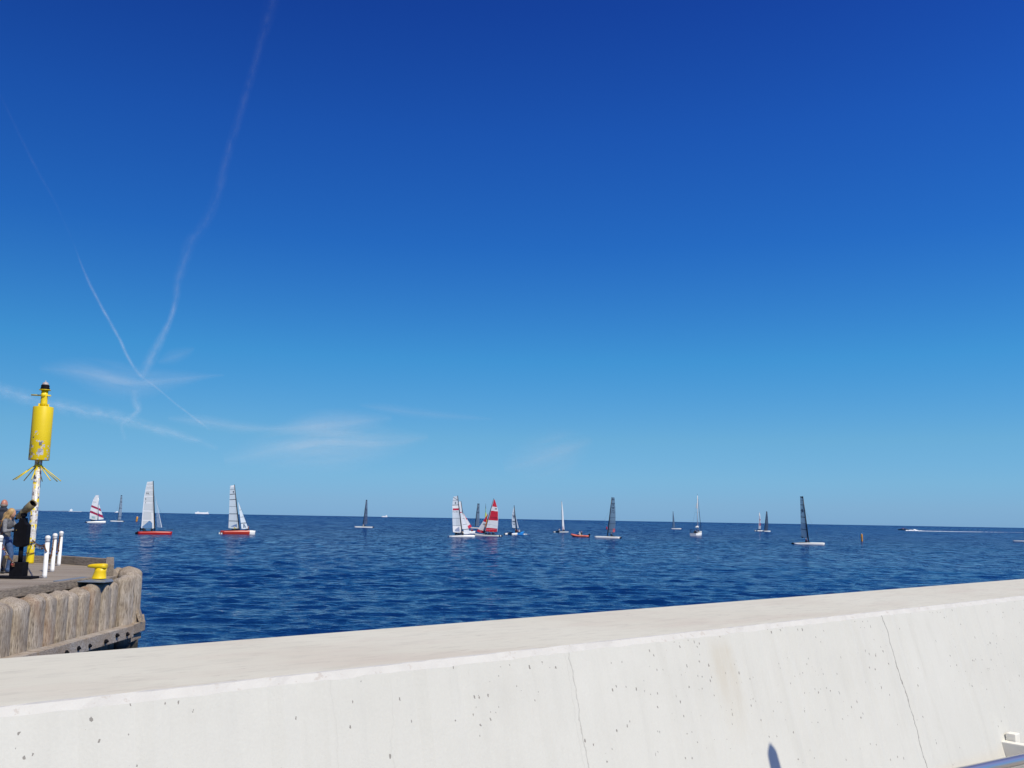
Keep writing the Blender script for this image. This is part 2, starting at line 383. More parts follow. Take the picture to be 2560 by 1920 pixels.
def concrete(name, base, dirty, face):
    m, nt, bs = newmat(name); oc = coords(nt)
    sp = N(nt, 'SeparateXYZ'); nt.links.new(oc, sp.inputs[0]); x, z = sp.outputs[0], sp.outputs[2]
    big = noise(nt, oc, 1.1, 5, .6); mid = noise(nt, oc, 6, 6, .6); grain = noise(nt, oc, 160, 3, .6)
    if face:
        c = mixc(nt, rng(nt, big, .35, .70), base, dirty)
        streak = noise(nt, oc, 3, 5, .6, sc=(5, 1, .6))
        c = mixc(nt, rng(nt, streak, .52, .75, 0, .35), c, tuple(q * .86 for q in dirty))
    else:
        st = noise(nt, oc, 13, 6, .68, sc=(.55, 2.0, 1))
        c = mixc(nt, rng(nt, big, .35, .7), base, dirty)
        c = mixc(nt, rng(nt, st, .50, .70, 0, .35), c, tuple(q * .62 for q in dirty))
        warm = noise(nt, oc, 1.7, 4, .6, sc=(.6, 2, 1))
        c = mixc(nt, rng(nt, warm, .5, .72, 0, .4), c, (.56, .46, .38))
        sc_ = noise(nt, oc, 40, 4, .6, sc=(.3, 1.8, 1))
        c = mixc(nt, rng(nt, sc_, .63, .69, 0, .45), c, (.30, .25, .21))
    c = mixc(nt, rng(nt, mid, .35, .68, 0, .12), c, tuple(q * .72 for q in base))
    c = mixc(nt, rng(nt, grain, .3, .7, 0, .10), c, tuple(q * .6 for q in base))
    hgt = mth(nt, 'ADD', mth(nt, 'MULTIPLY', mid, .6), mth(nt, 'MULTIPLY', grain, .25))
    if face:
        cl = mth(nt, 'MULTIPLY', rng(nt, noise(nt, oc, 2.3, 3, .6), .44, .66), rng(nt, z, -.75, -.05, .35, 1.25))
        for scv, thr, dens, stretch in ((24, .085, .08, (1, 1, .75)), (38, .13, .36, (1, 1, .7)), (70, .22, .55, (1, 1, .55))):
            mp = N(nt, 'Mapping'); mp.inputs['Scale'].default_value = stretch; mp.inputs['Location'].default_value = (scv, 3, 1)
            dis = N(nt, 'VectorMath', operation='ADD'); dn = N(nt, 'VectorMath', operation='SCALE'); nt.links.new(noise(nt, oc, scv * 2.2, 3, .6, out='Color'), dn.inputs[0]); dn.inputs['Scale'].default_value = .55 / scv
            nt.links.new(oc, dis.inputs[0]); nt.links.new(dn.outputs[0], dis.inputs[1]); nt.links.new(dis.outputs[0], mp.inputs[0])
            v = N(nt, 'TexVoronoi'); v.inputs['Scale'].default_value = scv; nt.links.new(mp.outputs[0], v.inputs['Vector'])
            s = N(nt, 'SeparateColor'); nt.links.new(v.outputs['Color'], s.inputs[0])
            mk = mth(nt, 'MULTIPLY', mth(nt, 'LESS_THAN', s.outputs[0], mth(nt, 'ADD', mth(nt, 'MULTIPLY', cl, dens), .022)),
                     mth(nt, 'LESS_THAN', v.outputs['Distance'], mth(nt, 'MULTIPLY', s.outputs[1], thr)))
            c = mixc(nt, mth(nt, 'MULTIPLY', mk, .8), c, (.17, .155, .14))
            hgt = mth(nt, 'SUBTRACT', hgt, mth(nt, 'MULTIPLY', mk, 1.2))
        # open joints: wandering hairlines at fixed places along the wall
        for (xa, za, xb, zb, w, k) in CRACKS:
            t = mth(nt, 'DIVIDE', mth(nt, 'SUBTRACT', z, za), zb - za)
            cx = mth(nt, 'ADD', mth(nt, 'MULTIPLY', t, xb - xa), xa)
            wob = mth(nt, 'MULTIPLY', mth(nt, 'SUBTRACT', noise(nt, oc, 3.5, 5, .7), .5), .09)
            dd = mth(nt, 'ABSOLUTE', mth(nt, 'SUBTRACT', mth(nt, 'ADD', x, wob), cx))
            brk = rng(nt, noise(nt, oc, 5, 2), .36, .48, .35, 1)
            ln = mth(nt, 'MULTIPLY', rng(nt, dd, w * .5, w, 1, 0), mth(nt, 'MULTIPLY', brk, k))
            c = mixc(nt, ln, c, (.10, .09, .08)); hgt = mth(nt, 'SUBTRACT', hgt, ln)
        seam = mth(nt, 'ABSOLUTE', mth(nt, 'SUBTRACT', mth(nt, 'FRACT', mth(nt, 'DIVIDE', mth(nt, 'ADD', x, .31), 1.22)), .5))
        c = mixc(nt, mth(nt, 'MULTIPLY', rng(nt, seam, .0, .004, 1, 0), rng(nt, noise(nt, oc, 2.7, 3), .48, .62, 0, .16)), c, (.40, .385, .35))
        blot = noise(nt, oc, 3.3, 6, .7); c = mixc(nt, rng(nt, blot, .56, .72, 0, .16), c, (.47, .455, .41))
        scr = noise(nt, oc, 21, 5, .7, sc=(1.6, 1, .45)); c = mixc(nt, rng(nt, scr, .66, .74, 0, .30), c, (.42, .40, .36))
        # a mineral run below a weep point
        for (xs, z0, z1, wid) in STAINS:
            dd = mth(nt, 'ABSOLUTE', mth(nt, 'SUBTRACT', mth(nt, 'ADD', x, mth(nt, 'MULTIPLY', mth(nt, 'SUBTRACT', noise(nt, oc, 5, 4), .5), .10)), xs))
            mk = mth(nt, 'MULTIPLY', rng(nt, dd, wid * .4, wid, 1, 0), mth(nt, 'MULTIPLY', rng(nt, z, z0, z0 - .05), rng(nt, z, z1, z1 + .2)))
            mk = mth(nt, 'MULTIPLY', mk, rng(nt, noise(nt, oc, 9, 5, .7, sc=(3, 1, .5)), .3, .6, .15, .6))
            c = mixc(nt, mk, c, (.50, .46, .38))
    nt.links.new(c, bs.inputs['Base Color']); bs.inputs['Roughness'].default_value = .85
    bump(nt, bs, hgt, .35, .006)
    return m
def crack(p0, p1, w=.004, k=.9):
    a, b = on_face(*p0), on_face(*p1); return (a.x, a.z, b.x, b.z, w, k)
CRACKS = [crack((2205, 1533), (2315, 1905), .0032, .7), crack((1432, 1692), (1472, 1915), .0024, .28), crack((1420, 1685), (1455, 1880), .0020, .08),
          crack((972, 1700), (985, 1910), .0022, .06), crack((826, 1683), (838, 1850), .002, .05)]
_a = on_face(1812, 1583); _b = on_face(1835, 1880)
STAINS = [((_a.x + _b.x) / 2, _a.z, _b.z, .075)]
M_face = concrete('wall_face_concrete', (.605, .598, .552), (.57, .562, .515), True)
M_top = concrete('wall_top_concrete', (.70, .68, .57), (.655, .625, .515), False)
M_cham = paint('wall_chamfer_concrete', (.56, .55, .515), .85, var=.05, scale=14, wear=((.5, .47, .43), .60), bmp=.4)
bm = bmesh.new()
L0, L1 = -14.0, 70.0; W = PB - PF; H = ZT - ZW + .3; ch = .016
prof = [(BAT * H, -H), (BAT * ch, -ch), (-ch, -.001), (-ch * 1.4, 0), (W + .02, 0), (W, -.02), (W, -5.2), (BAT * H, -5.2)]
mi = [0, 2, 2, 1, 1, 1, 1]
xs = [L0 + 10 * i / 60 for i in range(60)] + [L0 + 10 + i * .035 for i in range(500)] + [L0 + 27.5 + (L1 - L0 - 27.5) * i / 120 for i in range(121)]
rows = []
for x in xs:
    jit = lambda a: (random.uniform(-a, a))
    rows.append([bm.verts.new((x, y + (jit(.004) if i in (1, 2, 3) else 0), z + (jit(.002) if i == 1 else 0))) for i, (y, z) in enumerate(prof)])
for a, b in zip(rows, rows[1:]):
    for i in range(len(prof)):
        j = (i + 1) % len(prof)
        f = bm.faces.new((a[i], b[i], b[j], a[j])); f.material_index = mi[i] if i < 7 else 1
bm.faces.new(rows[0]); bm.faces.new(rows[-1][::-1])
bmesh.ops.recalc_face_normals(bm, faces=bm.faces[:])
sw = obj('sea_wall', bm, [M_face, M_top, M_cham]); sw.matrix_world = Mw
tag(sw, 'long pale concrete sea wall with sloping face and flat top along the water', 'wall')
M_pave = paint('walkway_paving', (.36, .34, .31), .85, var=.15, scale=3, bmp=.3)
bm = bmesh.new(); box(bm, L0, L1, BAT * (ZT - ZW) - .02, 9.0, -1.2, -(ZT - ZW))
o = obj('walkway', bm, M_pave); o.matrix_world = Mw; tag(o, kind='structure')

# handrail before the wall
ZR = EYE - .95
h0 = on_z(2409, 1930, ZR); h1 = on_z(2560, 1897, ZR); hd = (h1 - h0).normalized()
root = empty('handrail', (h1.x, h1.y, ZW)); tag(root, 'round stainless steel handrail on white brackets beside the pale sloping wall', 'handrail')
def loc(p): return Vector(p) - Vector((h1.x, h1.y, ZW))
bm = bmesh.new(); tube(bm, [loc(h0 - hd * .12), loc(h0), loc(h1), loc(h1 + hd * 4)], .0205, 20)
obj('tube', bm, M_chrome, root)
bm = bmesh.new(); tube(bm, [loc(h0 - hd * .1 + Vector((0, 0, -.068))), loc(h1 + hd * 4 + Vector((0, 0, -.068)))], .009, 10)
obj('lower_dark_line', bm, M_black, root)  # thin black line just below the tube
M_cream = paint('cream_white_paint', (.84, .81, .72), .4, var=.04)
pb = on_face(2522, 1878); pw = Mw @ pb
bm = bmesh.new(); MB_ = Matrix.Rotation(math.atan2(WU.y, WU.x), 4, 'Z'); Mt = Matrix.Translation(loc(pw)) @ MB_
t = bmesh.new(); box(t, -.045, .0, -.10, .02, -.13, .045, bev=.004); box(t, .004, .055, -.03, .012, -.12, .075, bev=.004)
join(bm, t, Mt); obj('bracket', bm, M_cream, root)
bm = bmesh.new(); t = bmesh.new(); box(t, -.05, .05, -.005, .02, -.20, -.13, bev=.004); join(bm, t, Mt)
obj('bracket', bm, M_cream, root)
bm = bmesh.new(); tube(bm, [loc(pw + Vector((.03, -.03, .01))), loc(pw + WU * .45 + Vector((0, 0, -.02)))], .012, 8)
obj('strut', bm, paint('pinkish_grey_steel', (.5, .45, .44), .4, .3), root)
for q in (.45, 1.9, 3.4):
    p = h1 + hd * q; bm = bmesh.new(); tube(bm, [loc((p.x, p.y, ZW - .02)), loc((p.x, p.y, ZR - .015))], .018, 12)
    obj('post', bm, M_chrome, root)
# slim pole added out of view, to cast a shadow tip on the wall
tip = Mw @ on_face(1926, 1869) + SUN * 1.6
bm = bmesh.new(); tube(bm, [(0, 0, ZW - .02 - tip.z), (0, 0, -.7), (0, 0, -.30), (0, 0, -.12), (0, 0, -.03), (0, 0, 0)], [.036, .034, .033, .031, .027, .012], 14)
o = obj('pole', bm, M_steelpl); o.location = tip; tag(o, 'slender grey pole with a pointed tip, added out of view to cast a shadow', 'pole')
#@@PART2
# ------------------------------------------------------------------ timber quay
ZD = EYE - 1.5                                  # deck surface
quay = empty('timber_quay', (-9.2, 20, 0)); Q0 = Vector((-9.2, 20, 0))
tag(quay, 'weathered timber quay corner with upright rounded piles and plank deck', 'quay')
def ql(x, y, z): return Vector((x, y, z)) - Q0
deck_poly = [(-34, 5), (-9.42, 5), (-9.36, 21.3), (-9.16, 21.9), (-9.35, 22.9), (-10.9, 26.25), (-13.2, 27.75), (-34, 28.6)]
bm = bmesh.new()
top = [bm.verts.new(ql(x, y, ZD)) for x, y in deck_poly]; bot = [bm.verts.new(ql(x, y, ZD - .12)) for x, y in deck_poly]
bm.faces.new(top); bm.faces.new(bot[::-1])
for i in range(len(top)):
    j = (i + 1) % len(top); bm.faces.new((top[j], top[i], bot[i], bot[j]))
bmesh.ops.recalc_face_normals(bm, faces=bm.faces[:])
obj('deck', bm, M_deck, quay)
def beam(name, p, q, w, h, mat, z0, ext=0.):
    """timber laid from p to q; z0 is its underside"""
    p, q = Vector((*p, 0)), Vector((*q, 0)); d = (q - p); L = d.length + ext; a = math.atan2(d.y, d.x)
    b = bmesh.new(); box(b, 0, L, -w / 2, w / 2, 0, h, bev=.012)
    return obj(name, b, mat, quay, loc=ql(p.x, p.y, z0), rot=(0, 0, a))
M_kerbx = M_beamf
beam('edge_beam', (-9.33, 14.6), (-9.30, 21.25), .15, .17, M_kerbx, ZD - .12)
beam('edge_beam', (-9.34, 5), (-9.332, 14.59), .15, .165, M_kerbx, ZD - .118)
beam('kerb', (-34, 28.45), (-13.15, 27.65), .2, .20, M_kerbx, ZD)
beam('kerb', (-13.1, 27.62), (-10.98, 26.2), .2, .22, M_kerbx, ZD + .001)
beam('kerb', (-10.93, 26.1), (-9.42, 22.5), .19, .27, M_kerbx, ZD + .002)
inner = [(-33.9, 5.1), (-9.50, 5.1), (-9.42, 21.3), (-9.28, 21.9), (-9.45, 22.8), (-11.0, 26.1), (-13.25, 27.6), (-33.9, 28.4)]
bm = bmesh.new(); A_ = [bm.verts.new(ql(x, y, ZD - .125)) for x, y in inner]; B_ = [bm.verts.new(ql(x, y, -3)) for x, y in inner]
for i in range(len(A_)): j = (i + 1) % len(A_); bm.faces.new((A_[j], A_[i], B_[i], B_[j]))
bm.faces.new(A_); bmesh.ops.recalc_face_normals(bm, faces=bm.faces[:]); obj('retaining_boards', bm, M_beamf, quay)
# piles
def pile_mesh(r, h, seed):
    rr = random.Random(seed); b = bmesh.new(); prof = []
    dome = r * .62
    for k in range(7):
        t = k / 6 * math.pi / 2; prof.append((r * math.sin(t), -dome * (1 - math.cos(t))))
    prof += [(r * 1.0, -dome - .5), (r * 1.01, -1.4), (r * 1.03, -2.4), (r * 1.03, -h)]
    lathe(b, prof, 28)
    ph = [rr.uniform(0, 6.28) for _ in range(4)]
    for v in b.verts:
        a = math.atan2(v.co.y, v.co.x)
        k = (abs(math.cos(a)) ** 3.2 + abs(math.sin(a)) ** 3.2) ** (-1 / 3.2) + .012 * math.sin(3 * a + ph[1] + v.co.z * .6) + .010 * math.sin(9 * a + ph[2])
        v.co.x *= k; v.co.y *= k; v.co.z += .03 * math.sin(a + ph[3]) * (1 if v.co.z > -r else 0)
    return b
path = [(-9.06, y) for y in np.arange(12.1, 18.4, .60)] + [(-9.03, y) for y in np.arange(18.62, 21.6, .475)]
path += [(-8.90, 21.95), (-8.90, 22.42), (-9.08, 22.86), (-9.26, 23.28), (-9.46, 23.7), (-9.76, 24.13), (-9.96, 24.56), (-10.16, 24.99), (-10.36, 25.42), (-10.56, 25.85), (-10.85, 26.3)]
path += [(-11.3, 26.65), (-11.75, 26.97), (-12.2, 27.27)]
for i, (x, y) in enumerate(path):
    topz = 2.60 + random.uniform(-.03, .03)
    if y > 20.3: topz = 2.65; x = x + .03
    if y > 21.8: topz = 2.87 + random.uniform(-.03, .04)
    if y > 23.4: topz = 2.66
    r = .228 + random.uniform(-.006, .012)
    if y < 18.5: r = .288 + random.uniform(-.008, .012)
    if 21.8 < y < 23: topz = (2.74, 2.82, 2.88)[int((y - 21.8) / .45)]
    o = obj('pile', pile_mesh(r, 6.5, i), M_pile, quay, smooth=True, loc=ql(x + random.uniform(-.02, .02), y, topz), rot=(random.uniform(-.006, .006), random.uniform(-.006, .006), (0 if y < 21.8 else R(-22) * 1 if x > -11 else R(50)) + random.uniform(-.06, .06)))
# walers bolted outside the piles
def waler(p, q, z1, h=.26, w=.26, mat=None):
    return beam('waler', p, q, w, h, mat or M_beamc, z1 - h)
wl1 = waler((-8.66, 12.0), (-8.66, 17.55), 1.66); wl2 = waler((-8.64, 17.56), (-8.62, 20.1), 1.665); wl3 = waler((-8.63, 20.11), (-8.61, 21.84), 1.66)
wl4 = waler((-8.63, 21.9), (-8.68, 22.7), 1.67, .22, .24, M_beamx); wl5 = waler((-8.72, 22.75), (-9.3, 24.2), 1.66, .22, .24, M_beamx)
beam('waler', (-8.66, 21.9), (-8.74, 22.7), .2, .13, M_beamx, 1.27)
for i, y in enumerate((17.0, 17.45, 18.6, 19.1, 19.6, 20.35, 20.9, 21.45)):
    b = bmesh.new(); tube(b, [(0, 0, 0), (.045, 0, 0)], .045, 12); tube(b, [(.03, 0, 0), (.075, 0, 0)], .022, 8)
    obj('dark_bolt_hole', b, M_black, quay, loc=ql(-8.53 + (.012 if y > 18 else 0) + (.02 if y > 20.2 else 0), y, 1.53 + random.uniform(-.04, .02)))  # black studs standing in for the shade of recessed holes
# sloping fender boards beyond the corner
b = bmesh.new()
P = [(-8.74, 22.4, 2.2), (-8.50, 22.35, 1.675), (-8.85, 23.3, 1.675), (-9.05, 23.3, 2.2)]
vs = [b.verts.new(ql(*p)) for p in P]; vs2 = [b.verts.new(ql(p[0] - .07, p[1] - .02, p[2])) for p in P]
b.faces.new(vs); b.faces.new(vs2[::-1])
for i in range(4): j = (i + 1) % 4; b.faces.new((vs[j], vs[i], vs2[i], vs2[j]))
bmesh.ops.recalc_face_normals(b, faces=b.faces[:]); obj('fender_board', b, M_beamx, quay)
# steel plate under the mooring bollard
pl = [on_z(133, 1452, ZD + .02), on_z(205, 1442, ZD + .02), on_z(279, 1446, ZD - .03), on_z(284, 1452.5, ZD - .035), on_z(262, 1455, ZD + .01)]
b = bmesh.new(); A = [b.verts.new(p - Q0) for p in pl]; B = [b.verts.new(p - Q0 - Vector((0, 0, .016))) for p in pl]
b.faces.new(A); b.faces.new(B[::-1])
for i in range(5): j = (i + 1) % 5; b.faces.new((A[j], A[i], B[i], B[j]))
bmesh.ops.recalc_face_normals(b, faces=b.faces[:]); obj('steel_plate', b, M_steelpl, quay)

# ---- yellow mooring bollard
c = on_z(248, 1447, ZD + .02)
root = empty('mooring_bollard', c, R(6)); tag(root, 'bright yellow cast mooring bollard with a sideways horn on the timber quay edge', 'bollard')
b = bmesh.new(); lathe(b, [(0, 0), (.150, 0), (.150, .018), (.142, .03), (.132, .09), (.118, .16), (.118, .24), (.0, .24)], 28, Matrix(((1.05, 0, .13, -.01), (0, 1, 0, 0), (0, 0, 1, 0), (0, 0, 0, 1))))
obj('stem', b, M_yellow, root)
b = bmesh.new()
prof = []                                   # horned cap: long oval cross-sections along x
xs_ = [-.27, -.255, -.215, -.15, -.06, .05, .11, .140, .147]
hw = [.02, .048, .072, .098, .122, .130, .122, .10, .03]; z0_ = [.262, .248, .240, .232, .225, .22, .22, .222, .24]; z1_ = [.278, .298, .314, .326, .334, .338, .336, .328, .30]
rings = []
for x, w_, za, zb in zip(xs_, hw, z0_, z1_):
    cz, hz = (za + zb) / 2, (zb - za) / 2
    rings.append([b.verts.new((x, w_ * math.copysign(abs(math.cos(t)) ** .7, math.cos(t)), cz + hz * math.copysign(abs(math.sin(t)) ** .6, math.sin(t)))) for t in [2 * math.pi * k / 20 for k in range(20)]])
for r0, r1 in zip(rings, rings[1:]):
    for k in range(20):
        f = b.faces.new((r0[k], r0[(k + 1) % 20], r1[(k + 1) % 20], r1[k])); f.smooth = True
b.faces.new(rings[0][::-1]); b.faces.new(rings[-1]); bmesh.ops.recalc_face_normals(b, faces=b.faces[:])
obj('cap', b, M_yellow, root)

# ---- white chain posts
def post_thing(px, py, label):
    c = on_z(px, py, ZD)
    r = empty('chain_post', c); tag(r, label, 'post', 'white posts along the quay edge')
    b = bmesh.new(); lathe(b, [(0, 0), (.051, 0), (.051, .08), (.048, .085), (.048, .80), (0, .80)], 20); obj('shaft', b, M_whitepost, r)
    b = bmesh.new(); lathe(b, [(.0, .80), (.052, .80), (.052, .858), (.0525, .866), (.058, .870), (.060, .89), (.056, .918), (.042, .938), (.02, .948), (0, .95)], 20); obj('cap', b, M_whitepost, r)
    return r, c
posts = [post_thing(-8, 1447, 'white round-capped post beside the two people looking out, partly out of view'),
         post_thing(111, 1445.5, 'white post closest to the black telescope stand, chain with locks tied on'),
         post_thing(130, 1430, 'middle white post of the three standing together, a small dark spot low down'),
         post_thing(146.5, 1414.5, 'white post farthest out on the deck with rusty chain links down its front')]
# ---- chains with love locks
def chain_mesh(a, bpt, sag, wrap=None):
    b = bmesh.new(); a, bpt = Vector(a), Vector(bpt); L = (bpt - a).length; n = max(4, int((L + sag) / .038))
    pts = []
    for i in range(n + 1):
        t = i / n; p = a.lerp(bpt, t); p.z -= sag * 4 * t * (1 - t); pts.append(p)
    for i in range(n):
        p, q = pts[i], pts[i + 1]; d = (q - p).normalized(); s = Vector((0, 0, 1)).cross(d)
        s = s.normalized() if s.length > .01 else Vector((1, 0, 0)); u = d.cross(s)
        if i % 2: s = u
        m = (p + q) / 2; loop = [m + d * (.030 * math.cos(t)) + s * (.016 * math.sin(t)) for t in [2 * math.pi * k / 10 for k in range(11)]]
        tube(b, loop, .0055, 5, caps=False)
    return b, pts
def lock_thing(p, size, mat, ang, k):
    r = empty('padlock', p, ang); tag(r, '%s padlock on the rusty %s' % (LOCKC[lockm.index(mat)], k), 'padlock', 'padlocks hanging on the quay chain')
    b = bmesh.new(); box(b, -size / 2, size / 2, -size * .18, size * .18, -size * 1.35, -size * .55, bev=size * .06); obj('body', b, mat, r)
    b = bmesh.new(); tube(b, [(-size * .3, 0, -size * .56), (-size * .3, 0, -size * .12)] + [(-size * .3 * math.cos(t), 0, -size * .12 + size * .3 * math.sin(t)) for t in (.5, 1.0, 1.57, 2.1, 2.6)] + [(size * .3, 0, -size * .12), (size * .3, 0, -size * .56)], size * .07, 6)
    obj('shackle', b, M_alu, r)
LOCKC = ['small brass', 'small silver', 'small dark', 'small rusty brown', 'small blue', 'small red']
LOCKP = ['chain from yellow pole to post', 'chain between first and middle posts', 'chain between the two far posts', 'chain by the telescope base']
lockm = [paint('brass', (.45, .30, .10), .35, .7), M_alu, paint('dark_lock', (.06, .05, .05), .5, .3), M_rust, paint('blue_lock', (.05, .1, .32), .4), paint('red_lock', (.38, .06, .05), .4)]
P1 = posts[1][1]; P2 = posts[2][1]; P3 = posts[3][1]; P0 = posts[0][1]
pole_c = on_z(74, 1408.5, ZD)
tele_c = on_z(44, 1446.5, ZD)
def V3(p, z, dx=0, dy=0): return Vector((p.x + dx, p.y + dy, ZD + z))
chains = [(V3(P1, .72, -.055), V3(pole_c, .66, .08, -.1), .06, 'rusty chain crowded with locks from the stickered yellow pole to a white post', 15, .80),
          (V3(P1, .78, .02, .055), V3(P2, .80, 0, -.055), .42, 'rusty chain hanging between the first and middle white posts', 5, .5),
          (V3(P2, .80, .02, .055), V3(P3, .80, 0, -.055), .42, 'rusty chain hanging between the middle and farthest white posts', 3, .5),
          (V3(P0, .74, .055), V3(tele_c, .32, -.03, -.15), .03, 'chain full of locks running from the cut-off white post down to the telescope base', 12, .1)]
# where the posts of the deck are tied down to
rk = random.Random(5)
for ci, (a, bb, sag, lab, nl_, _q) in enumerate(chains):
    cm, pts = chain_mesh(a, bb, sag)
    o = obj('chain', cm, M_rust); tag(o, lab, 'chain', 'chains strung between the posts')
    for i in range(nl_):
        t = rk.uniform(.06, .94); p = pts[int(t * (len(pts) - 1))]
        lock_thing(p + Vector((0, rk.uniform(-.012, .012), -.004)), rk.uniform(.035, .062), rk.choice(lockm), rk.uniform(-.9, .9), LOCKP[ci])
# a bundle of chain wrapped round the front of the first and farthest posts
for PP, lab in ((P1, 'short bundle of rusty chain knotted round the top of the post with locks'), (P3, 'loose rusty chain end dangling down the face of the farthest white post')):
    b = bmesh.new()
    for k in range(9 if PP is P1 else 13):
        zz = .74 - k * .017 if PP is P1 else .80 - k * .026; aa = R(-150 + k * 9) if PP is P1 else R(-95 - k * 2)
        m = Vector((PP.x + .060 * math.cos(aa), PP.y + .058 * math.sin(aa), ZD + zz)); tdir = Vector((-math.sin(aa), math.cos(aa), -.5 if PP is P1 else -3)).normalized()
        s = Vector((0, 0, 1)).cross(tdir).normalized() if k % 2 else Vector((math.cos(aa), math.sin(aa), 0))
        tube(b, [m + tdir * (.028 * math.cos(t)) + s * (.015 * math.sin(t)) for t in [2 * math.pi * q / 10 for q in range(11)]], .0058, 5, caps=False)
    tag(obj('chain', b, M_rust), lab, 'chain', 'chains strung between the posts')

# ---- yellow sea mark
root = empty('sea_mark', pole_c); tag(root, 'tall yellow sea mark pole plastered with stickers, with drum topmark and lantern', 'sea mark')
b = bmesh.new(); lathe(b, [(0, 0), (.108, 0), (.105, .05), (.098, 3.42), (0, 3.42)], 26); obj('pole', b, M_pole, root)
b = bmesh.new(); lathe(b, [(.0, 3.42), (.135, 3.42), (.135, 3.45), (.112, 3.46), (.105, 3.72), (0, 3.72)], 24); obj('collar', b, M_pole, root)
DZ0, DZ1 = 3.03, 4.53
b = bmesh.new(); lathe(b, [(0, 2.95), (.272, 2.95), (.276, 2.96), (.276, 4.49), (.268, 4.505), (.10, 4.53), (0, 4.53)], 40)
M_dr = obj('drum', b, M_drum, root)
for v in M_dr.data.vertices: v.co.z -= 2.95
M_dr.location.z = 2.95
b = bmesh.new(); lathe(b, [(0, 4.53), (.115, 4.53), (.095, 4.62), (.092, 4.80), (.095, 5.0), (0, 5.0)], 24)
for a in range(4):
    t = bmesh.new(); box(t, .085, .15, -.006, .006, 4.53, 4.60); join(b, t, Matrix.Rotation(R(45 + 90 * a), 4, 'Z'))
obj('lantern_column', b, M_pyel, root)
b = bmesh.new(); tube(b, [(-.40, .03, 4.86), (.20, -.03, 4.84)], .021, 12); sphere(b, (.0, -.085, 4.85), .07, (1, .7, 1)); obj('crossbar', b, M_pyel, root)
b = bmesh.new(); lathe(b, [(0, 5.0), (.158, 5.0), (.158, 5.018), (0, 5.018)], 24); obj('flange', b, M_pyel, root)
b = bmesh.new(); lathe(b, [(0, 5.018), (.125, 5.018), (.128, 5.05), (.112, 5.09), (.118, 5.14), (.10, 5.155), (0, 5.155)], 24)
for a in range(6):
    tube(b, [(.118 * math.cos(a * 1.047), .118 * math.sin(a * 1.047), 5.02), (.108 * math.cos(a * 1.047), .108 * math.sin(a * 1.047), 5.15)], .008, 6)
obj('lantern', b, M_black, root)
b = bmesh.new(); lathe(b, [(0, 5.155), (.092, 5.155), (.095, 5.175), (.080, 5.185), (.082, 5.21), (.055, 5.235), (.012, 5.245), (.01, 5.29), (0, 5.29)], 24); obj('lantern_lid', b, paint('grey_pink_plastic', (.42, .36, .36), .5), root)
b = bmesh.new(); lathe(b, [(0, 2.76), (.112, 2.76), (.112, 2.80), (.098, 2.82), (0, 2.82)], 20); obj('spike_ring', b, M_pyel, root)
for k in range(8):
    a = R(14 + 45 * k); b = bmesh.new()
    tube(b, [(.09 * math.cos(a), .09 * math.sin(a), 2.79), (.64 * math.cos(a), .64 * math.sin(a), 2.36)], .0135, 8); obj('spike', b, M_pyel, root)
b = bmesh.new(); box(b, -.035, .035, -.004, .004, -.05, .05); so_ = obj('sticker', b, paint('grey_sticker', (.12, .12, .13), .5, scale=40, wear=((.6, .6, .6), .55)), root)
_a = R(-62); so_.location = (.279 * math.cos(_a), .279 * math.sin(_a), 3.42); so_.rotation_euler = (0, 0, _a + R(90))
# rusty bands where chain grips the pole
for zz in (.62, .30):
    b = bmesh.new(); lathe(b, [(.108, zz - .012), (.122, zz - .008), (.122, zz + .008), (.108, zz + .012)], 20, Matrix.Rotation(R(5), 4, 'X')); obj('chain_band', b, M_rust, root)

# ---- coin telescope
root = empty('coin_telescope', tele_c); tag(root, 'black coin telescope on a plinth with an olive bronze tube aimed out over the sea', 'telescope')
b = bmesh.new(); box(b, -.62, .38, -.17, .2, 0, .055, bev=.006); obj('base_plate', b, M_black, root)
b = bmesh.new(); box(b, -.15, .135, -.10, .16, .055, .36, bev=.006); obj('plinth', b, M_black, root)
b = bmesh.new(); tube(b, [(0, .04, .36), (0, .04, .75)], .048, 16); obj('column', b, M_black, root)
b = bmesh.new()
out = [(-.05, .69), (.05, .69), (.134, .745), (.137, 1.175), (.06, 1.235), (.045, 1.33), (-.045, 1.33), (-.06, 1.235), (-.150, 1.175), (-.145, .745)]
fa = [b.verts.new((x, -.07, z)) for x, z in out]; fb = [b.verts.new((x, .13, z)) for x, z in out]
b.faces.new(fa); b.faces.new(fb[::-1])
for i in range(len(out)): j = (i + 1) % len(out); b.faces.new((fa[j], fa[i], fb[i], fb[j]))
bmesh.ops.recalc_face_normals(b, faces=b.faces[:]); bmesh.ops.bevel(b, geom=b.edges[:], offset=.008, segments=2, affect='EDGES')
hs = obj('housing', b, M_black, root)
b = bmesh.new(); box(b, -.095, -.080, -.078, -.069, 1.05, 1.075); obj('coin_slot', b, lockm[0], hs)
b = bmesh.new(); tube(b, [(0, .03, 1.32), (.0, .03, 1.42)], .04, 14); box(b, -.05, .05, -.02, .08, 1.36, 1.44, bev=.008); obj('yoke', b, M_black, root)
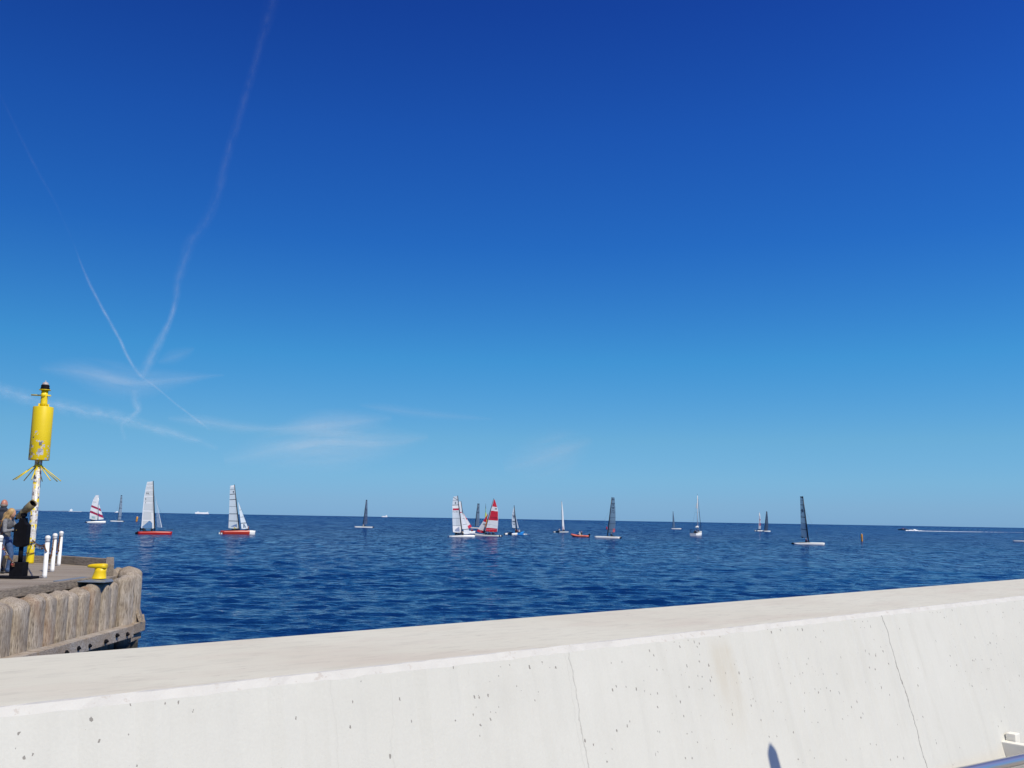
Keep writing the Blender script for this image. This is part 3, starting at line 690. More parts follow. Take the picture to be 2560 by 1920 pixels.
# tube: axis rises to the right and towards the viewer a little
ax = Vector((.74, -.38, .54)).normalized(); mid = Vector((.02, .03, 1.50))
side = Vector((0, 0, 1)).cross(ax).normalized(); upv = ax.cross(side)
Mt_ = Matrix(((side.x, upv.x, ax.x, mid.x), (side.y, upv.y, ax.y, mid.y), (side.z, upv.z, ax.z, mid.z), (0, 0, 0, 1)))
b = bmesh.new(); lathe(b, [(0, -.27), (.060, -.27), (.066, -.26), (.068, -.10), (.076, -.095), (.076, -.075), (.072, -.07), (.079, .05), (.088, .06), (.088, .30), (.081, .30), (.078, .10), (0, .10)], 28, Mt_)
tb = obj('telescope_tube', b, M_bronze, root)
b = bmesh.new(); lathe(b, [(0, .105), (.0775, .110), (.0795, .275)], 20, Mt_); obj('bore', b, M_black, tb)
b = bmesh.new(); lathe(b, [(0, -.36), (.024, -.36), (.027, -.33), (.020, -.32), (.020, -.27), (0, -.27)], 16, Mt_); obj('eyepiece', b, M_black, tb)
b = bmesh.new(); tube(b, [(-.15, .02, 1.02), (-.21, .02, 1.03)], .012, 8); sphere(b, (-.215, .02, 1.03), .018); obj('handle', b, M_black, root)

# ------------------------------------------------------------------ people
def fabric(name, col, var=.25, scale=22):
    return paint(name, col, .9, var=var, scale=scale, bmp=.3)
SKIN = paint('skin', (.50, .27, .18), .5, var=.10); SKINR = paint('sunburnt_skin', (.46, .20, .14), .45, var=.12)
HAIRB = paint('blond_hair', (.40, .25, .10), .5, var=.35, scale=14); HAIRG = paint('grey_hair', (.20, .16, .14), .7, var=.2)
JEANS = fabric('blue_jeans', (.050, .095, .20)); GREYJ = fabric('grey_vest', (.115, .115, .12)); SLEEVE = fabric('grey_sleeve', (.20, .20, .21))
NAVY = fabric('navy_jacket', (.022, .028, .045)); DARKT = fabric('dark_trousers', (.03, .028, .03)); SHOE = paint('black_shoe', (.015, .015, .015), .5)
BROWN = paint('brown_leather', (.19, .085, .035), .55, var=.3, scale=12, wear=((.10, .02, .02), .68)); WHITEC = fabric('white_cloth', (.7, .7, .68), .06)
def prim_surface(prims, voxel, smooth=True):
    """union of tapered limbs and ellipsoids melted into one continuous skin"""
    b = bmesh.new()
    for p in prims:
        if p[0] == 'L':
            _, a, ra, c, rc, mi = p; a, c = Vector(a), Vector(c); n = 12
            tube(b, [a, c], [ra, rc], n); sphere(b, a, ra, seg=12); sphere(b, c, rc, seg=12)
        else:
            _, c, rr, mi = p; sphere(b, c, 1.0, rr, seg=16)
    me = bpy.data.meshes.new('tmp'); b.to_mesh(me); b.free()
    o = bpy.data.objects.new('tmp', me); COL.objects.link(o)
    md = o.modifiers.new('r', 'REMESH'); md.mode = 'VOXEL'; md.voxel_size = voxel; md.use_smooth_shade = True
    if smooth: sm = o.modifiers.new('s', 'SMOOTH'); sm.iterations = 3; sm.factor = .6
    dg = bpy.context.evaluated_depsgraph_get(); dg.update()
    res = bpy.data.meshes.new_from_object(o.evaluated_get(dg))
    bpy.data.objects.remove(o)
    # material by nearest limb
    nf = len(res.polygons); ce = np.empty(nf * 3); res.polygons.foreach_get('center', ce); ce = ce.reshape(-1, 3)
    best = np.full(nf, 1e9); idx = np.zeros(nf, int)
    for p in prims:
        if p[0] == 'L':
            a, c = np.array(p[1], float), np.array(p[3], float); d = c - a; L2 = max(1e-9, d @ d)
            t = np.clip(((ce - a) @ d) / L2, 0, 1); q = np.linalg.norm(ce - (a + t[:, None] * d), axis=1) - (p[2] + t * (p[4] - p[2]))
        else:
            rr = np.array(p[2]); k = np.linalg.norm((ce - np.array(p[1])) / rr, axis=1); q = (k - 1) * rr.min()
        m = q < best; best[m] = q[m]; idx[m] = p[-1]
    res.polygons.foreach_set('material_index', idx.astype(np.int32)); res.polygons.foreach_set('use_smooth', [True] * nf)
    res.update(); return res
def person(prims, mats, voxel, loc, rz=0, label=None, group=None, name='person'):
    me = prim_surface(prims, voxel); me.name = name
    for m in mats: me.materials.append(m)
    o = bpy.data.objects.new(name, me); COL.objects.link(o); o.location = loc; o.rotation_euler = (0, 0, rz)
    tag(o, label, 'person', group); return o
def hand(w, d, palm, mi, s=1.):
    """wrist w, pointing along d, palm facing palm: palm block, four curled fingers of different length, thumb from its side"""
    w, d, pn = Vector(w), Vector(d).normalized(), Vector(palm).normalized(); sd_ = d.cross(pn).normalized(); out = []
    for k in range(4):
        o = sd_ * (.030 - .02 * k) * s
        out.append(('L', w, .020 * s, w + d * .075 * s + o, .0115 * s, mi))
        Lf = (.066, .078, .073, .055)[k] * s; k1 = w + d * .080 * s + o; k2 = k1 + (d * .75 + pn * .65).normalized() * Lf * .55; k3 = k2 + (d * .2 + pn).normalized() * Lf * .45
        out += [('L', k1, .0095 * s, k2, .0085 * s, mi), ('L', k2, .0085 * s, k3, .0075 * s, mi)]
    t0 = w + d * .02 * s + sd_ * .022 * s; t1 = t0 + (sd_ * .8 + d * .6).normalized() * .04 * s; t2 = t1 + (d * .8 + pn * .5).normalized() * .03 * s
    return out + [('L', t0, .014 * s, t1, .0105 * s, mi), ('L', t1, .0105 * s, t2, .009 * s, mi)]

# woman at the telescope: faces +x, leaning in a little. Local x right, y away, z up
g = on_z(5, 1433.5, ZD)
gp = []
for s in (-1, 1):
    hx, hy = -.02 + .03 * s, .095 * s; fx = .02 + .075 * s
    gp += [('L', (hx, hy, .80), .098, (fx + .03, hy * .95, .44), .062, 2), ('L', (fx + .03, hy * .95, .44), .062, (fx - .02, hy, .10), .052, 2),
           ('L', (fx - .02, hy, .10), .058, (fx - .01, hy, .085), .066, 2),
           ('L', (fx - .04, hy, .035), .036, (fx + .14, hy, .028), .030, 3)]
gp += [('E', (-.03, 0, .84), (.125, .165, .13), 2), ('E', (-.03, 0, .90), (.13, .172, .12), 0), ('E', (-.005, 0, 1.02), (.105, .15, .17), 0), ('E', (.03, 0, 1.16), (.115, .165, .14), 0),
       ('L', (.045, -.12, 1.245), .062, (.045, .12, 1.245), .062, 0), ('L', (.06, 0, 1.26), .048, (.085, 0, 1.345), .045, 4),
       ('E', (.105, 0, 1.425), (.092, .073, .115), 4), ('L', (.175, 0, 1.41), .016, (.195, 0, 1.40), .012, 4), ('E', (.15, 0, 1.355), (.035, .035, .025), 4),
       ('E', (.1, -.072, 1.42), (.018, .012, .03), 4), ('E', (.1, .072, 1.42), (.018, .012, .03), 4)]
for s, el, hn in ((-1, (.09, -.235, 1.0), (.235, -.14, 1.03)), (1, (.14, .22, 1.06), (.29, .10, 1.15))):
    gp += [('L', (.045, .155 * s, 1.235), .056, el, .043, 1), ('L', el, .043, hn, .032, 1)]
    gp += hand(Vector(hn) + (Vector(hn) - Vector(el)).normalized() * .02, Vector(hn) - Vector(el), (0, -s, 0), 4, .95)
P_g = person(gp, [GREYJ, SLEEVE, JEANS, SHOE, SKIN], .0105, g, 0, 'woman with long blonde hair, grey vest and jeans bending to the telescope eyepiece')
b = bmesh.new()
def hair_obj(bm_prims, mat, parent, voxel=.011):
    me = prim_surface(bm_prims, voxel); me.name = 'hair'; me.materials.append(mat); o = bpy.data.objects.new('hair', me); COL.objects.link(o); o.parent = parent; return o
hp = [('E', (.085, 0, 1.44), (.105, .088, .115), 0), ('E', (.03, 0, 1.36), (.08, .095, .14), 0), ('L', (-.01, 0, 1.38), .085, (-.085, 0, 1.13), .062, 0)]
for k in range(7):
    y = -.09 + .03 * k; hp += [('L', (.07, y * .9, 1.47), .028, (-.045 - .015 * (k % 2), y, 1.25), .034, 0), ('L', (-.045 - .015 * (k % 2), y, 1.25), .034, (-.10 + .02 * (k % 3), y * .8, 1.05 + .03 * (k % 2)), .018, 0)]
hp += [('L', (.11, -.07, 1.47), .03, (.06, -.10, 1.30), .03, 0), ('L', (.11, .07, 1.47), .03, (.06, .10, 1.30), .03, 0)]
hair_obj(hp, HAIRB, P_g)
# brown backpack on her back
root = empty('backpack', (g.x - .20, g.y - .05, g.z + .82)); tag(root, 'slouchy brown leather backpack hanging behind the blonde woman', 'bag')
me = prim_surface([('E', (0, 0, .18), (.10, .14, .18), 0), ('E', (-.02, 0, .09), (.115, .15, .11), 0), ('E', (-.075, -.03, .1), (.05, .09, .075), 0)], .014)
me.materials.append(BROWN); o = bpy.data.objects.new('bag_body', me); COL.objects.link(o); o.parent = root
b = bmesh.new(); tube(b, [(0.02, -.08, .33), (.10, -.12, .43), (.22, -.13, .40), (.26, -.12, .25), (.16, -.11, .05), (.05, -.1, .02)], .013, 8); obj('strap', b, BROWN, root)
b = bmesh.new(); box(b, -.05, .07, -.16, .14, .305, .325, bev=.008); obj('flap', b, paint('dark_leather', (.07, .03, .02), .5), root)

# man behind, seen from the back, bald
m0 = on_z(-6, 1427.5, ZD); mp_ = []
for s in (-1, 1):
    mp_ += [('L', (.10 * s, 0, .90), .105, (.115 * s, -.01, .49), .070, 1), ('L', (.115 * s, -.01, .49), .070, (.12 * s, .0, .10), .052, 1), ('L', (.12 * s, -.06, .04), .042, (.14 * s, .14, .032), .036, 2)]
    mp_ += [('L', (.185 * s, 0, 1.42), .068, (.245 * s, .02, 1.12), .056, 0)]
    el = (.245 * s, .02, 1.12); hn = (.12 * s, .21, 1.14)
    mp_ += [('L', el, .054, hn, .042, 0)] + hand(Vector(hn), (-.5 * s, .5, .1), (-s * .6, 0, .4), 3)
mp_ += [('E', (0, 0, .98), (.175, .12, .15), 0), ('E', (0, 0, 1.15), (.175, .125, .18), 0), ('E', (0, 0, 1.33), (.205, .13, .16), 0), ('L', (-.15, 0, 1.43), .065, (.15, 0, 1.43), .065, 0), ('L', (-.04, -.02, 1.50), .075, (.04, -.02, 1.50), .075, 0),
        ('L', (0, 0, 1.47), .062, (0, .02, 1.57), .058, 3), ('E', (0, .03, 1.645), (.078, .098, .118), 3), ('L', (0, .125, 1.635), .016, (0, .145, 1.615), .014, 3), ('E', (.08, .02, 1.635), (.012, .02, .034), 3), ('E', (-.08, .02, 1.635), (.012, .02, .034), 3),
        ('E', (0, .1, 1.575), (.035, .03, .03), 3)]
P_m = person(mp_, [NAVY, DARKT, SHOE, SKINR], .0115, m0, R(8), 'bald man in a dark navy jacket standing with his back turned behind the woman')
hair_obj([('E', (0, -.012, 1.61), (.081, .078, .05), 0)], HAIRG, P_m, .008)

# ------------------------------------------------------------------ boats
def sail_mat():
    m = bpy.data.materials.new('sailcloth'); m.use_nodes = True; nt = m.node_tree; nt.nodes.clear()
    at = N(nt, 'Attribute', attribute_name='Col'); out = N(nt, 'OutputMaterial')
    d = N(nt, 'BsdfDiffuse'); t = N(nt, 'BsdfTranslucent'); gl = N(nt, 'BsdfGlossy'); gl.inputs['Roughness'].default_value = .25; tr = N(nt, 'BsdfTransparent')
    oc = coords(nt); w = noise(nt, oc, 1.2, 4, .6)
    bp = N(nt, 'Bump'); bp.inputs['Strength'].default_value = .5; bp.inputs['Distance'].default_value = .12; nt.links.new(w, bp.inputs['Height'])
    for s in (d, t, gl): nt.links.new(bp.outputs[0], s.inputs['Normal'])
    nt.links.new(at.outputs['Color'], d.inputs[0]); nt.links.new(at.outputs['Color'], t.inputs[0]); gl.inputs[0].default_value = (.8, .8, .8, 1)
    a = N(nt, 'MixShader'); a.inputs[0].default_value = .14; nt.links.new(d.outputs[0], a.inputs[1]); nt.links.new(t.outputs[0], a.inputs[2])
    g2 = N(nt, 'MixShader'); g2.inputs[0].default_value = .05; nt.links.new(a.outputs[0], g2.inputs[1]); nt.links.new(gl.outputs[0], g2.inputs[2])
    f = N(nt, 'MixShader'); nt.links.new(at.outputs['Alpha'], f.inputs[0]); nt.links.new(tr.outputs[0], f.inputs[1]); nt.links.new(g2.outputs[0], f.inputs[2])
    nt.links.new(f.outputs[0], out.inputs[0]); return m
M_sail = sail_mat()
FONT = {'P': '110101110100100', 'O': '010101101101010', 'L': '100100100100111', '1': '010110010010111', '8': '111101111101111', '3': '111001011001111',
        '4': '101101111001001', '0': '111101101101111', '6': '111100111101111', 'A': '010101101111101', 'N': '101111111101101', '2': '111001111100111', '5': '111100111001111'}
class Frame:
    """vertical plane through a boat, square to the line of sight"""
    def __init__(s, P):
        s.P = Vector((P.x, P.y, 0)); d = s.P.normalized(); s.e2 = d; s.e1 = Vector((d.y, -d.x, 0))
    def az(s, px, py):
        p = on_plane(px, py, s.P, s.e2); return (p - s.P).dot(s.e1), p.z
    def pt(s, px, py, off=0.):
        a, z = s.az(px, py); return s.e1 * a + s.e2 * off + Vector((0, 0, z))
def sail(name, fr, root, luff, leech, colfn, nr=80, nc=20, phi=25, camber=.07, luffbow=0., stamps=(), org=None):
    """luff: two pixels foot to head; leech: pixels foot to peak; colours per cell (r,g,b,opacity)"""
    L = [fr.az(*p) for p in luff]; E = [fr.az(*p) for p in leech]
    def along(pts, v):
        k = v * (len(pts) - 1); i = min(int(k), len(pts) - 2); f = k - i
        return pts[i][0] * (1 - f) + pts[i + 1][0] * f, pts[i][1] * (1 - f) + pts[i + 1][1] * f
    # smooth the leech by arc-length on z
    def leech_at(v):
        z = E[0][1] + (E[-1][1] - E[0][1]) * v
        for i in range(len(E) - 1):
            if z <= E[i + 1][1] or i == len(E) - 2:
                f = (z - E[i][1]) / (E[i + 1][1] - E[i][1]); f = f * 1.0
                return E[i][0] + (E[i + 1][0] - E[i][0]) * f, z
    a0 = L[0][0]; tp = math.tan(R(phi)); b = bmesh.new(); grid = []
    sgn = 1 if E[0][0] > L[0][0] else -1
    for i in range(nr + 1):
        v = i / nr; la, lz = along(L, v); ea, ez = leech_at(v); row = []
        for j in range(nc + 1):
            u = j / nc; a = la + (ea - la) * u; z = lz + (ez - lz) * u - (.04 * math.sin(math.pi * u) * (1 - v) * abs(ea - la) if i == 0 else 0)
            dep = sgn * abs(a - (la)) * tp * (1 - .25 * v) - sgn * camber * abs(ea - la) * math.sin(math.pi * u ** .8)
            row.append(b.verts.new(fr.e1 * a + fr.e2 * dep + Vector((0, 0, z))))
        grid.append(row)
    for i in range(nr):
        for j in range(nc):
            f = b.faces.new((grid[i][j], grid[i][j + 1], grid[i + 1][j + 1], grid[i + 1][j])); f.smooth = True
    me = bpy.data.meshes.new(name); b.to_mesh(me); b.free()
    C = np.zeros((nr, nc, 4))
    for i in range(nr):
        for j in range(nc): C[i, j] = colfn((j + .5) / nc, (i + .5) / nr)
    for (txt, u0, v0, cu, cv, colr) in stamps:      # text read from the viewer's side
        i0 = int(v0 * nr); j0 = int(u0 * nc)
        for k, chh in enumerate(txt):
            if chh not in FONT: continue
            for q in range(15):
                if FONT[chh][q] == '1':
                    rr_, cc_ = q // 3, q % 3
                    for di in range(cv):
                        for dj in range(cu):
                            ii_ = i0 - rr_ * cv - di; jj_ = j0 + sgn * ((k * 4 + cc_) * cu + dj)
                            if 0 <= ii_ < nr and 0 <= jj_ < nc: C[ii_, jj_] = colr
    ca = me.color_attributes.new('Col', 'FLOAT_COLOR', 'CORNER'); data = np.repeat(C.reshape(-1, 4), 4, axis=0)
    ca.data.foreach_set('color', data.ravel().astype(np.float32)); me.materials.append(M_sail)
    o = bpy.data.objects.new(name, me); COL.objects.link(o); o.parent = root
    return o
def hull_bm(L, w, hs, hm, hb, rake=0., n=18, transom=.7, draft=.14, rocker=.05, split=None):
    """boat hull from stern x=0 to bow x=L, deck at the given heights"""
    b = bmesh.new(); rings = []
    for i in range(n + 1):
        t = i / n; wd = w / 2 * (transom + (1 - transom) * min(1, t * 3)) * (1 - max(0, (t - .45) / .55) ** 2.2 * .93)
        top = hs + (hm - hs) * min(1, t * 2) if t < .5 else hm + (hb - hm) * ((t - .5) * 2) ** 1.5
        k = -draft * (1 - .6 * max(0, (t - .6) / .4) ** 2) + rocker * max(0, .25 - t) * 2
        x = L * t; ring = []
        for q in range(13):
            a = math.pi * q / 12; cx = math.cos(a); sx = math.sin(a)
            y = wd * math.copysign(abs(cx) ** .55, cx); z = top - (top - k) * abs(sx) ** .62 if q not in (0, 12) else top
            xx = x + rake * (z / max(top, .1)) * t ** 6
            ring.append(b.verts.new((xx, y, z)))
        rings.append(ring)
    for i in range(n):
        mi = 0 if split is None or (i / n) < split else 1
        for q in range(12):
            f = b.faces.new((rings[i][q], rings[i][q + 1], rings[i + 1][q + 1], rings[i + 1][q])); f.smooth = True; f.material_index = mi
        f = b.faces.new((rings[i][12], rings[i][0], rings[i + 1][0], rings[i + 1][12])); f.material_index = mi
    b.faces.new(rings[0]); f = b.faces.new(rings[-1][::-1]); f.material_index = 0 if split is None else 1
    bmesh.ops.recalc_face_normals(b, faces=b.faces[:]); return b
CREW = {}
def crew_mesh(kind):
    if kind in CREW: return CREW[kind]
    mats = {'dark': [DARKT, DARKT, SKIN], 'navy': [NAVY, DARKT, SKIN], 'white': [WHITEC, DARKT, SKIN], 'red': [CREWRED, DARKT, SKIN], 'yellow': [CREWYEL, NAVY, SKIN], 'maroon': [CREWMAR, DARKT, SKIN], 'green': [CREWGRN, DARKT, SKIN]}[kind]
    P = [('E', (0, 0, .12), (.16, .18, .14), 1), ('E', (.0, 0, .33), (.13, .17, .24), 0), ('L', (.02, -.16, .52), .065, (.02, .16, .52), .065, 0), ('E', (.04, 0, .73), (.09, .08, .115), 2), ('L', (.02, 0, .56), .05, (.03, 0, .65), .05, 2)]
    for s in (-1, 1):
        P += [('L', (0, .09 * s, .10), .09, (.38, .13 * s, .26), .065, 1), ('L', (.38, .13 * s, .26), .06, (.58, .12 * s, -.06), .045, 1), ('L', (.58, .12 * s, -.04), .045, (.70, .12 * s, -.05), .035, 1),
              ('L', (.02, .19 * s, .52), .055, (.14, .25 * s, .30), .045, 0), ('L', (.14, .25 * s, .30), .045, (.34, .16 * s, .32), .035, 0), ('E', (.37, .15 * s, .32), (.045, .03, .03), 2)]
    me = prim_surface(P, .028); me.name = 'person'
    for m in mats: me.materials.append(m)
    CREW[kind] = me; return me
CREWRED = fabric('red_vest', (.5, .03, .04)); CREWYEL = fabric('yellow_cap', (.6, .5, .08)); CREWMAR = fabric('maroon_vest', (.16, .02, .03)); CREWGRN = fabric('green_bib', (.1, .42, .2))
def crew(p, kind, label, rz=0, s=1., group=None):
    o = bpy.data.objects.new('person', crew_mesh(kind)); COL.objects.link(o); o.location = p; o.rotation_euler = (0, 0, rz); o.scale = (s, s, s)
    tag(o, label, 'person', group); return o
def catamaran(label, wl, hull_px, mast, hull_h=(.45, .5, .55), phi_h=12, hull_mat=None, mast_mat=None, beam=2.4, mast_r=.07, boom=None, crews=(), hull_w=.42,
              split=None, rudder=None, group='sailing catamarans out on the water', name='sailing_catamaran', rake=.1, far_mat=None, off=.5, bowsprit=0, draft=.12, hull_z=0.):
    """wl = pixel of the near hull's waterline amidships; hull_px = stern x, bow x in pixels; mast = base and top pixels"""
    hm_ = hull_mat or M_white
    W0 = on_z(wl[0], wl[1], 0); frh = Frame(W0)
    a0, _ = frh.az(hull_px[0], wl[1]); a1, _ = frh.az(hull_px[1], wl[1]); s = 1 if a1 > a0 else -1
    hdir = (frh.e1 * s * math.cos(R(phi_h)) + frh.e2 * math.sin(R(phi_h))).normalized()
    side = Vector((-hdir.y, hdir.x, 0)); side = side if side.dot(frh.e2) > 0 else -side
    Lh = abs(a1 - a0) / math.cos(R(phi_h)); mid = frh.P + frh.e1 * ((a0 + a1) / 2)
    P = mid + side * (beam * off); P.z = 0
    root = empty(name, P); tag(root, label, 'catamaran', group); fr = Frame(P); ang = math.atan2(hdir.y, hdir.x)
    for k, o_ in ((0, -beam * off), (1, beam * (1 - off))):
        mt = hm_ if k == 0 else (far_mat or hm_)
        b = hull_bm(Lh, hull_w, hull_h[0], hull_h[1], hull_h[2], rake=rake, draft=draft, split=split)
        h = obj('hull', b, mt if isinstance(mt, list) else [mt, mt], root, loc=side * o_ - hdir * (Lh / 2) + Vector((0, 0, hull_z)), rot=(0, 0, ang))
        b = bmesh.new(); box(b, -.30, .02, -.018, .018, -.35, .32, bev=.006); obj('rudder', b, rudder or M_black, root, loc=side * o_ - hdir * (Lh / 2) + Vector((0, 0, hull_z)), rot=(0, 0, ang))
    b = bmesh.new(); zb = hull_h[1] + .02 + hull_z
    for q in (-.30, .04): tube(b, [side * (-beam * off) + hdir * Lh * q + Vector((0, 0, zb)), side * beam * (1 - off) + hdir * Lh * q + Vector((0, 0, zb))], .05, 8)
    obj('crossbeam', b, M_carbon, root)
    b = bmesh.new(); q0, q1 = -.30 * Lh, .04 * Lh
    vs = [b.verts.new(side * sd_ + hdir * q + Vector((0, 0, z))) for z in (zb - .02, zb + .01) for sd_, q in ((-beam * off + .15, q0), (beam * (1 - off) - .15, q0), (beam * (1 - off) - .15, q1), (-beam * off + .15, q1))]
    b.faces.new(vs[3::-1]); b.faces.new(vs[4:]); [b.faces.new((vs[i], vs[(i + 1) % 4], vs[4 + (i + 1) % 4], vs[4 + i])) for i in range(4)]
    obj('trampoline', b, M_black, root)
    b = bmesh.new(); mb, mt_ = fr.pt(*mast[0]), fr.pt(*mast[1]); mb.z = min(mb.z, zb)
    tube(b, [mb, mb.lerp(mt_, .6), mt_], [mast_r, mast_r, mast_r * .6], 10); obj('mast', b, mast_mat or M_carbon, root)
    b = bmesh.new(); hp_ = mb.lerp(mt_, .72)
    for e in (side * (-beam * off) - hdir * .35, side * (beam * (1 - off)) - hdir * .35, hdir * Lh * .44):
        tube(b, [hp_, e + Vector((0, 0, zb))], .010, 5)
    obj('stays', b, M_wirem, root)
    if boom:
        b = bmesh.new(); tube(b, [fr.pt(*boom[0]), fr.pt(*boom[1], boom[2] if len(boom) > 2 else .3)], .04, 8); obj('boom', b, M_carbon, root)
    if bowsprit:
        b = bmesh.new(); tube(b, [hdir * Lh * .1 + Vector((0, 0, zb)), hdir * (Lh * .5 + bowsprit) + Vector((0, 0, zb + .35))], .04, 8); obj('bowsprit', b, M_carbon, root)
    for (cx, off_, kind, lab, rz) in crews:
        a, _ = fr.az(cx, mast[0][1]); p = P + fr.e1 * a + fr.e2 * off_; p.z = zb + .03
        crew(p, kind, lab, ang + R(rz))
    return root, fr
W_ = (.80, .81, .82, .97); CL = (.74, .78, .80, .92); GR = (.20, .25, .31, .80)
def bat(v, vs, w=.008): return any(abs(v - q) < w for q in vs)

# small striped catamaran
root, fr = catamaran('small white catamaran with two crimson diagonal stripes across main and jib', (240, 1307), (217.5, 264), ((244.3, 1301.5), (246.9, 1237.5)), hull_h=(.40, .6, .72), mast_mat=M_alu, mast_r=.09, phi_h=8,
    crews=[(228, .3, 'navy', 'sailor in navy crouching aft on the small striped catamaran', 0), (234, -.3, 'navy', 'sailor in navy beside the mast foot of the small striped catamaran', 40)], boom=((244, 1299), (224, 1299)))
def cf(u, v):
    c = .54 - .085 * (1 - u); d = .305 - .085 * (1 - u)
    if abs(v - c) < .042 or abs(v - d) < .045: return (.36, .012, .06, 1)
    if .70 < v < .725 and .35 < u < .85: return (.15, .2, .26, 1)
    if v < .12 and .3 < u < .75 and v > .03: return (.40, .55, .55, .8)
    return W_ if v > .16 else CL
sail('mainsail', fr, root, [(243.5, 1300), (246.3, 1238)], [(223.8, 1296.8), (225, 1280), (228.3, 1265), (232.6, 1250), (239.4, 1238)], cf, 64, 16, phi=30)
sail('jib', fr, root, [(259.4, 1297.6), (247.9, 1261)], [(246.2, 1299), (246.6, 1262)], lambda u, v: (.36, .012, .06, 1) if (abs(v - (.62 + .09 * u)) < .09 or abs(v - (.17 + .15 * u)) < .10) else (.70, .76, .78, .97), 40, 10, phi=30)

# pale slate sail leaning to starboard
def slate(marks=True, vs=(.12, .3, .46, .6, .73, .86), base=(.13, .17, .24, .82), top=.965, seed=1):
    rr = random.Random(seed); sp = [(rr.uniform(.3, .8), rr.uniform(.45, .92)) for _ in range(9)]
    def f(u, v):
        if v > top or u < .07 or bat(v, vs): return (.018, .026, .05, .97)
        if marks and any(abs(u - a) < .13 and abs(v - c) < .012 for a, c in sp): return (.03, .045, .08, .95)
        return base
    return f
root, fr = catamaran('pale hazy catamaran with a narrow blue-grey sail beside the small striped one', (291, 1304), (307, 276), ((294, 1301.5), (302.5, 1237.5)), hull_h=(.3, .35, .4), phi_h=10,
    crews=[(298, .0, 'dark', 'sailor in dark clothes on the hazy blue-grey sailed catamaran', 0)])
sail('mainsail', fr, root, [(294.3, 1299.5), (302.4, 1238)], [(302.5, 1298.5), (304.6, 1280), (305.6, 1262), (305.8, 1238.5)], slate(base=(.26, .33, .42, .85), seed=2), 60, 10, phi=20)

# red catamaran, the largest of the fleet
root, fr = catamaran('large catamaran with bright red hull, tall white battened mainsail and see-through jib', (386, 1336), (344.5, 429), ((387.3, 1324.5), (383.1, 1202)), hull_h=(.50, .60, .56), hull_mat=[M_red, M_red], far_mat=[M_black, M_white], split=None,
    mast_r=.11, phi_h=5, beam=2.9, bowsprit=.4, hull_w=.5,
    crews=[(351, .2, 'dark', 'crew in black at the stern of the big red catamaran', 0), (358, -.5, 'dark', 'crew in black sitting second from the stern of the red catamaran', 30), (379, .2, 'navy', 'crew in navy by the mast foot of the red catamaran', 60)], boom=((386, 1321), (354, 1321)))
def cf(u, v):
    if bat(v, (.165, .365, .54, .685, .815, .91), .0075) or u > .92 or v > .985: return (.84, .85, .86, 1)
    if v < .155 and .16 < u < .93 and v < .02 + .15 * (1 - abs(u - .38) / .6) : return (.25, .45, .72, .38)
    if v < .36 and u < .22 and v < .33: return (.85, .85, .83, 1)
    return (.64, .66, .66, .93)
dk = (.02, .022, .03, 1); gy = (.28, .3, .32, 1)
sail('mainsail', fr, root, [(386.1, 1321), (382, 1203.5)], [(353.4, 1319.5), (355, 1300), (357, 1274), (360.4, 1242), (364.2, 1222), (368, 1205)], cf, 120, 30, phi=30, camber=.1,
     stamps=[('POL', .82, .765, 1, 1, dk), ('4', .84, .635, 1, 1, dk), ('4', .84, .56, 1, 1, gy)])
sail('jib', fr, root, [(405.6, 1318.5), (388.7, 1241)], [(392.5, 1318), (388.8, 1243)], lambda u, v: (.75, .80, .85, .75) if u < .15 else (.45, .56, .68, .34), 60, 12, phi=30)

# red hull with white bow
root, fr = catamaran('catamaran with orange-red hull and white bow, grey battened sails', (594, 1336), (556, 637), ((598.1, 1323), (586.3, 1211.3)), hull_h=(.70, .84, .80), hull_mat=[M_redor, M_white], split=.80, mast_r=.10, phi_h=9, beam=2.9, hull_w=.55, rudder=M_white,
    crews=[(581, .2, 'dark', 'crew in dark kit aft on the white-bowed red catamaran', 0), (585.5, -.3, 'yellow', 'crew in a yellow top amidships on the white-bowed red catamaran', 20), (592, .3, 'dark', 'crew crouching near the mast of the white-bowed red catamaran', 50), (621, .4, 'maroon', 'crew in maroon kneeling at the bow of the white-bowed red catamaran', 200)], boom=((597, 1321.5), (572, 1321)))
def cf(u, v):
    if bat(v, (.165, .335, .505, .665, .79, .905), .006): return (.06, .07, .09, 1)
    if v > .955 and u < .75: return (.82, .83, .84, 1)
    if v < .115 and .15 < u < .78 and v > .03 and v < .12 - .10 * u: return (.16, .26, .48, .7)
    if u < .06 or u > .95: return (.66, .70, .74, .95)
    return (.56, .63, .68, .93)
sail('mainsail', fr, root, [(596.6, 1321), (586, 1212.5)], [(571.4, 1319.8), (573.2, 1275), (574.3, 1240), (575.2, 1214.5)], cf, 120, 26, phi=30, stamps=[('N', .42, .86, 2, 1, (.03, .04, .07, 1)), ('0', .42, .845, 1, 1, (.03, .04, .07, 1))])
sail('jib', fr, root, [(620.8, 1321), (595, 1252.5)], [(603.9, 1321.8), (599.5, 1287), (595.3, 1253.5)], lambda u, v: (.06, .07, .09, 1) if bat(v, (.20, .42, .68), .009) else ((.06, .1, .16, 1) if (abs(abs(u - .5) - (.17 - v) * 1.3) < .07 and .03 < v < .17) or (abs(v - .06) < .012 and abs(u - .5) < .15) else (.70, .78, .83, .95)), 70, 18, phi=30)

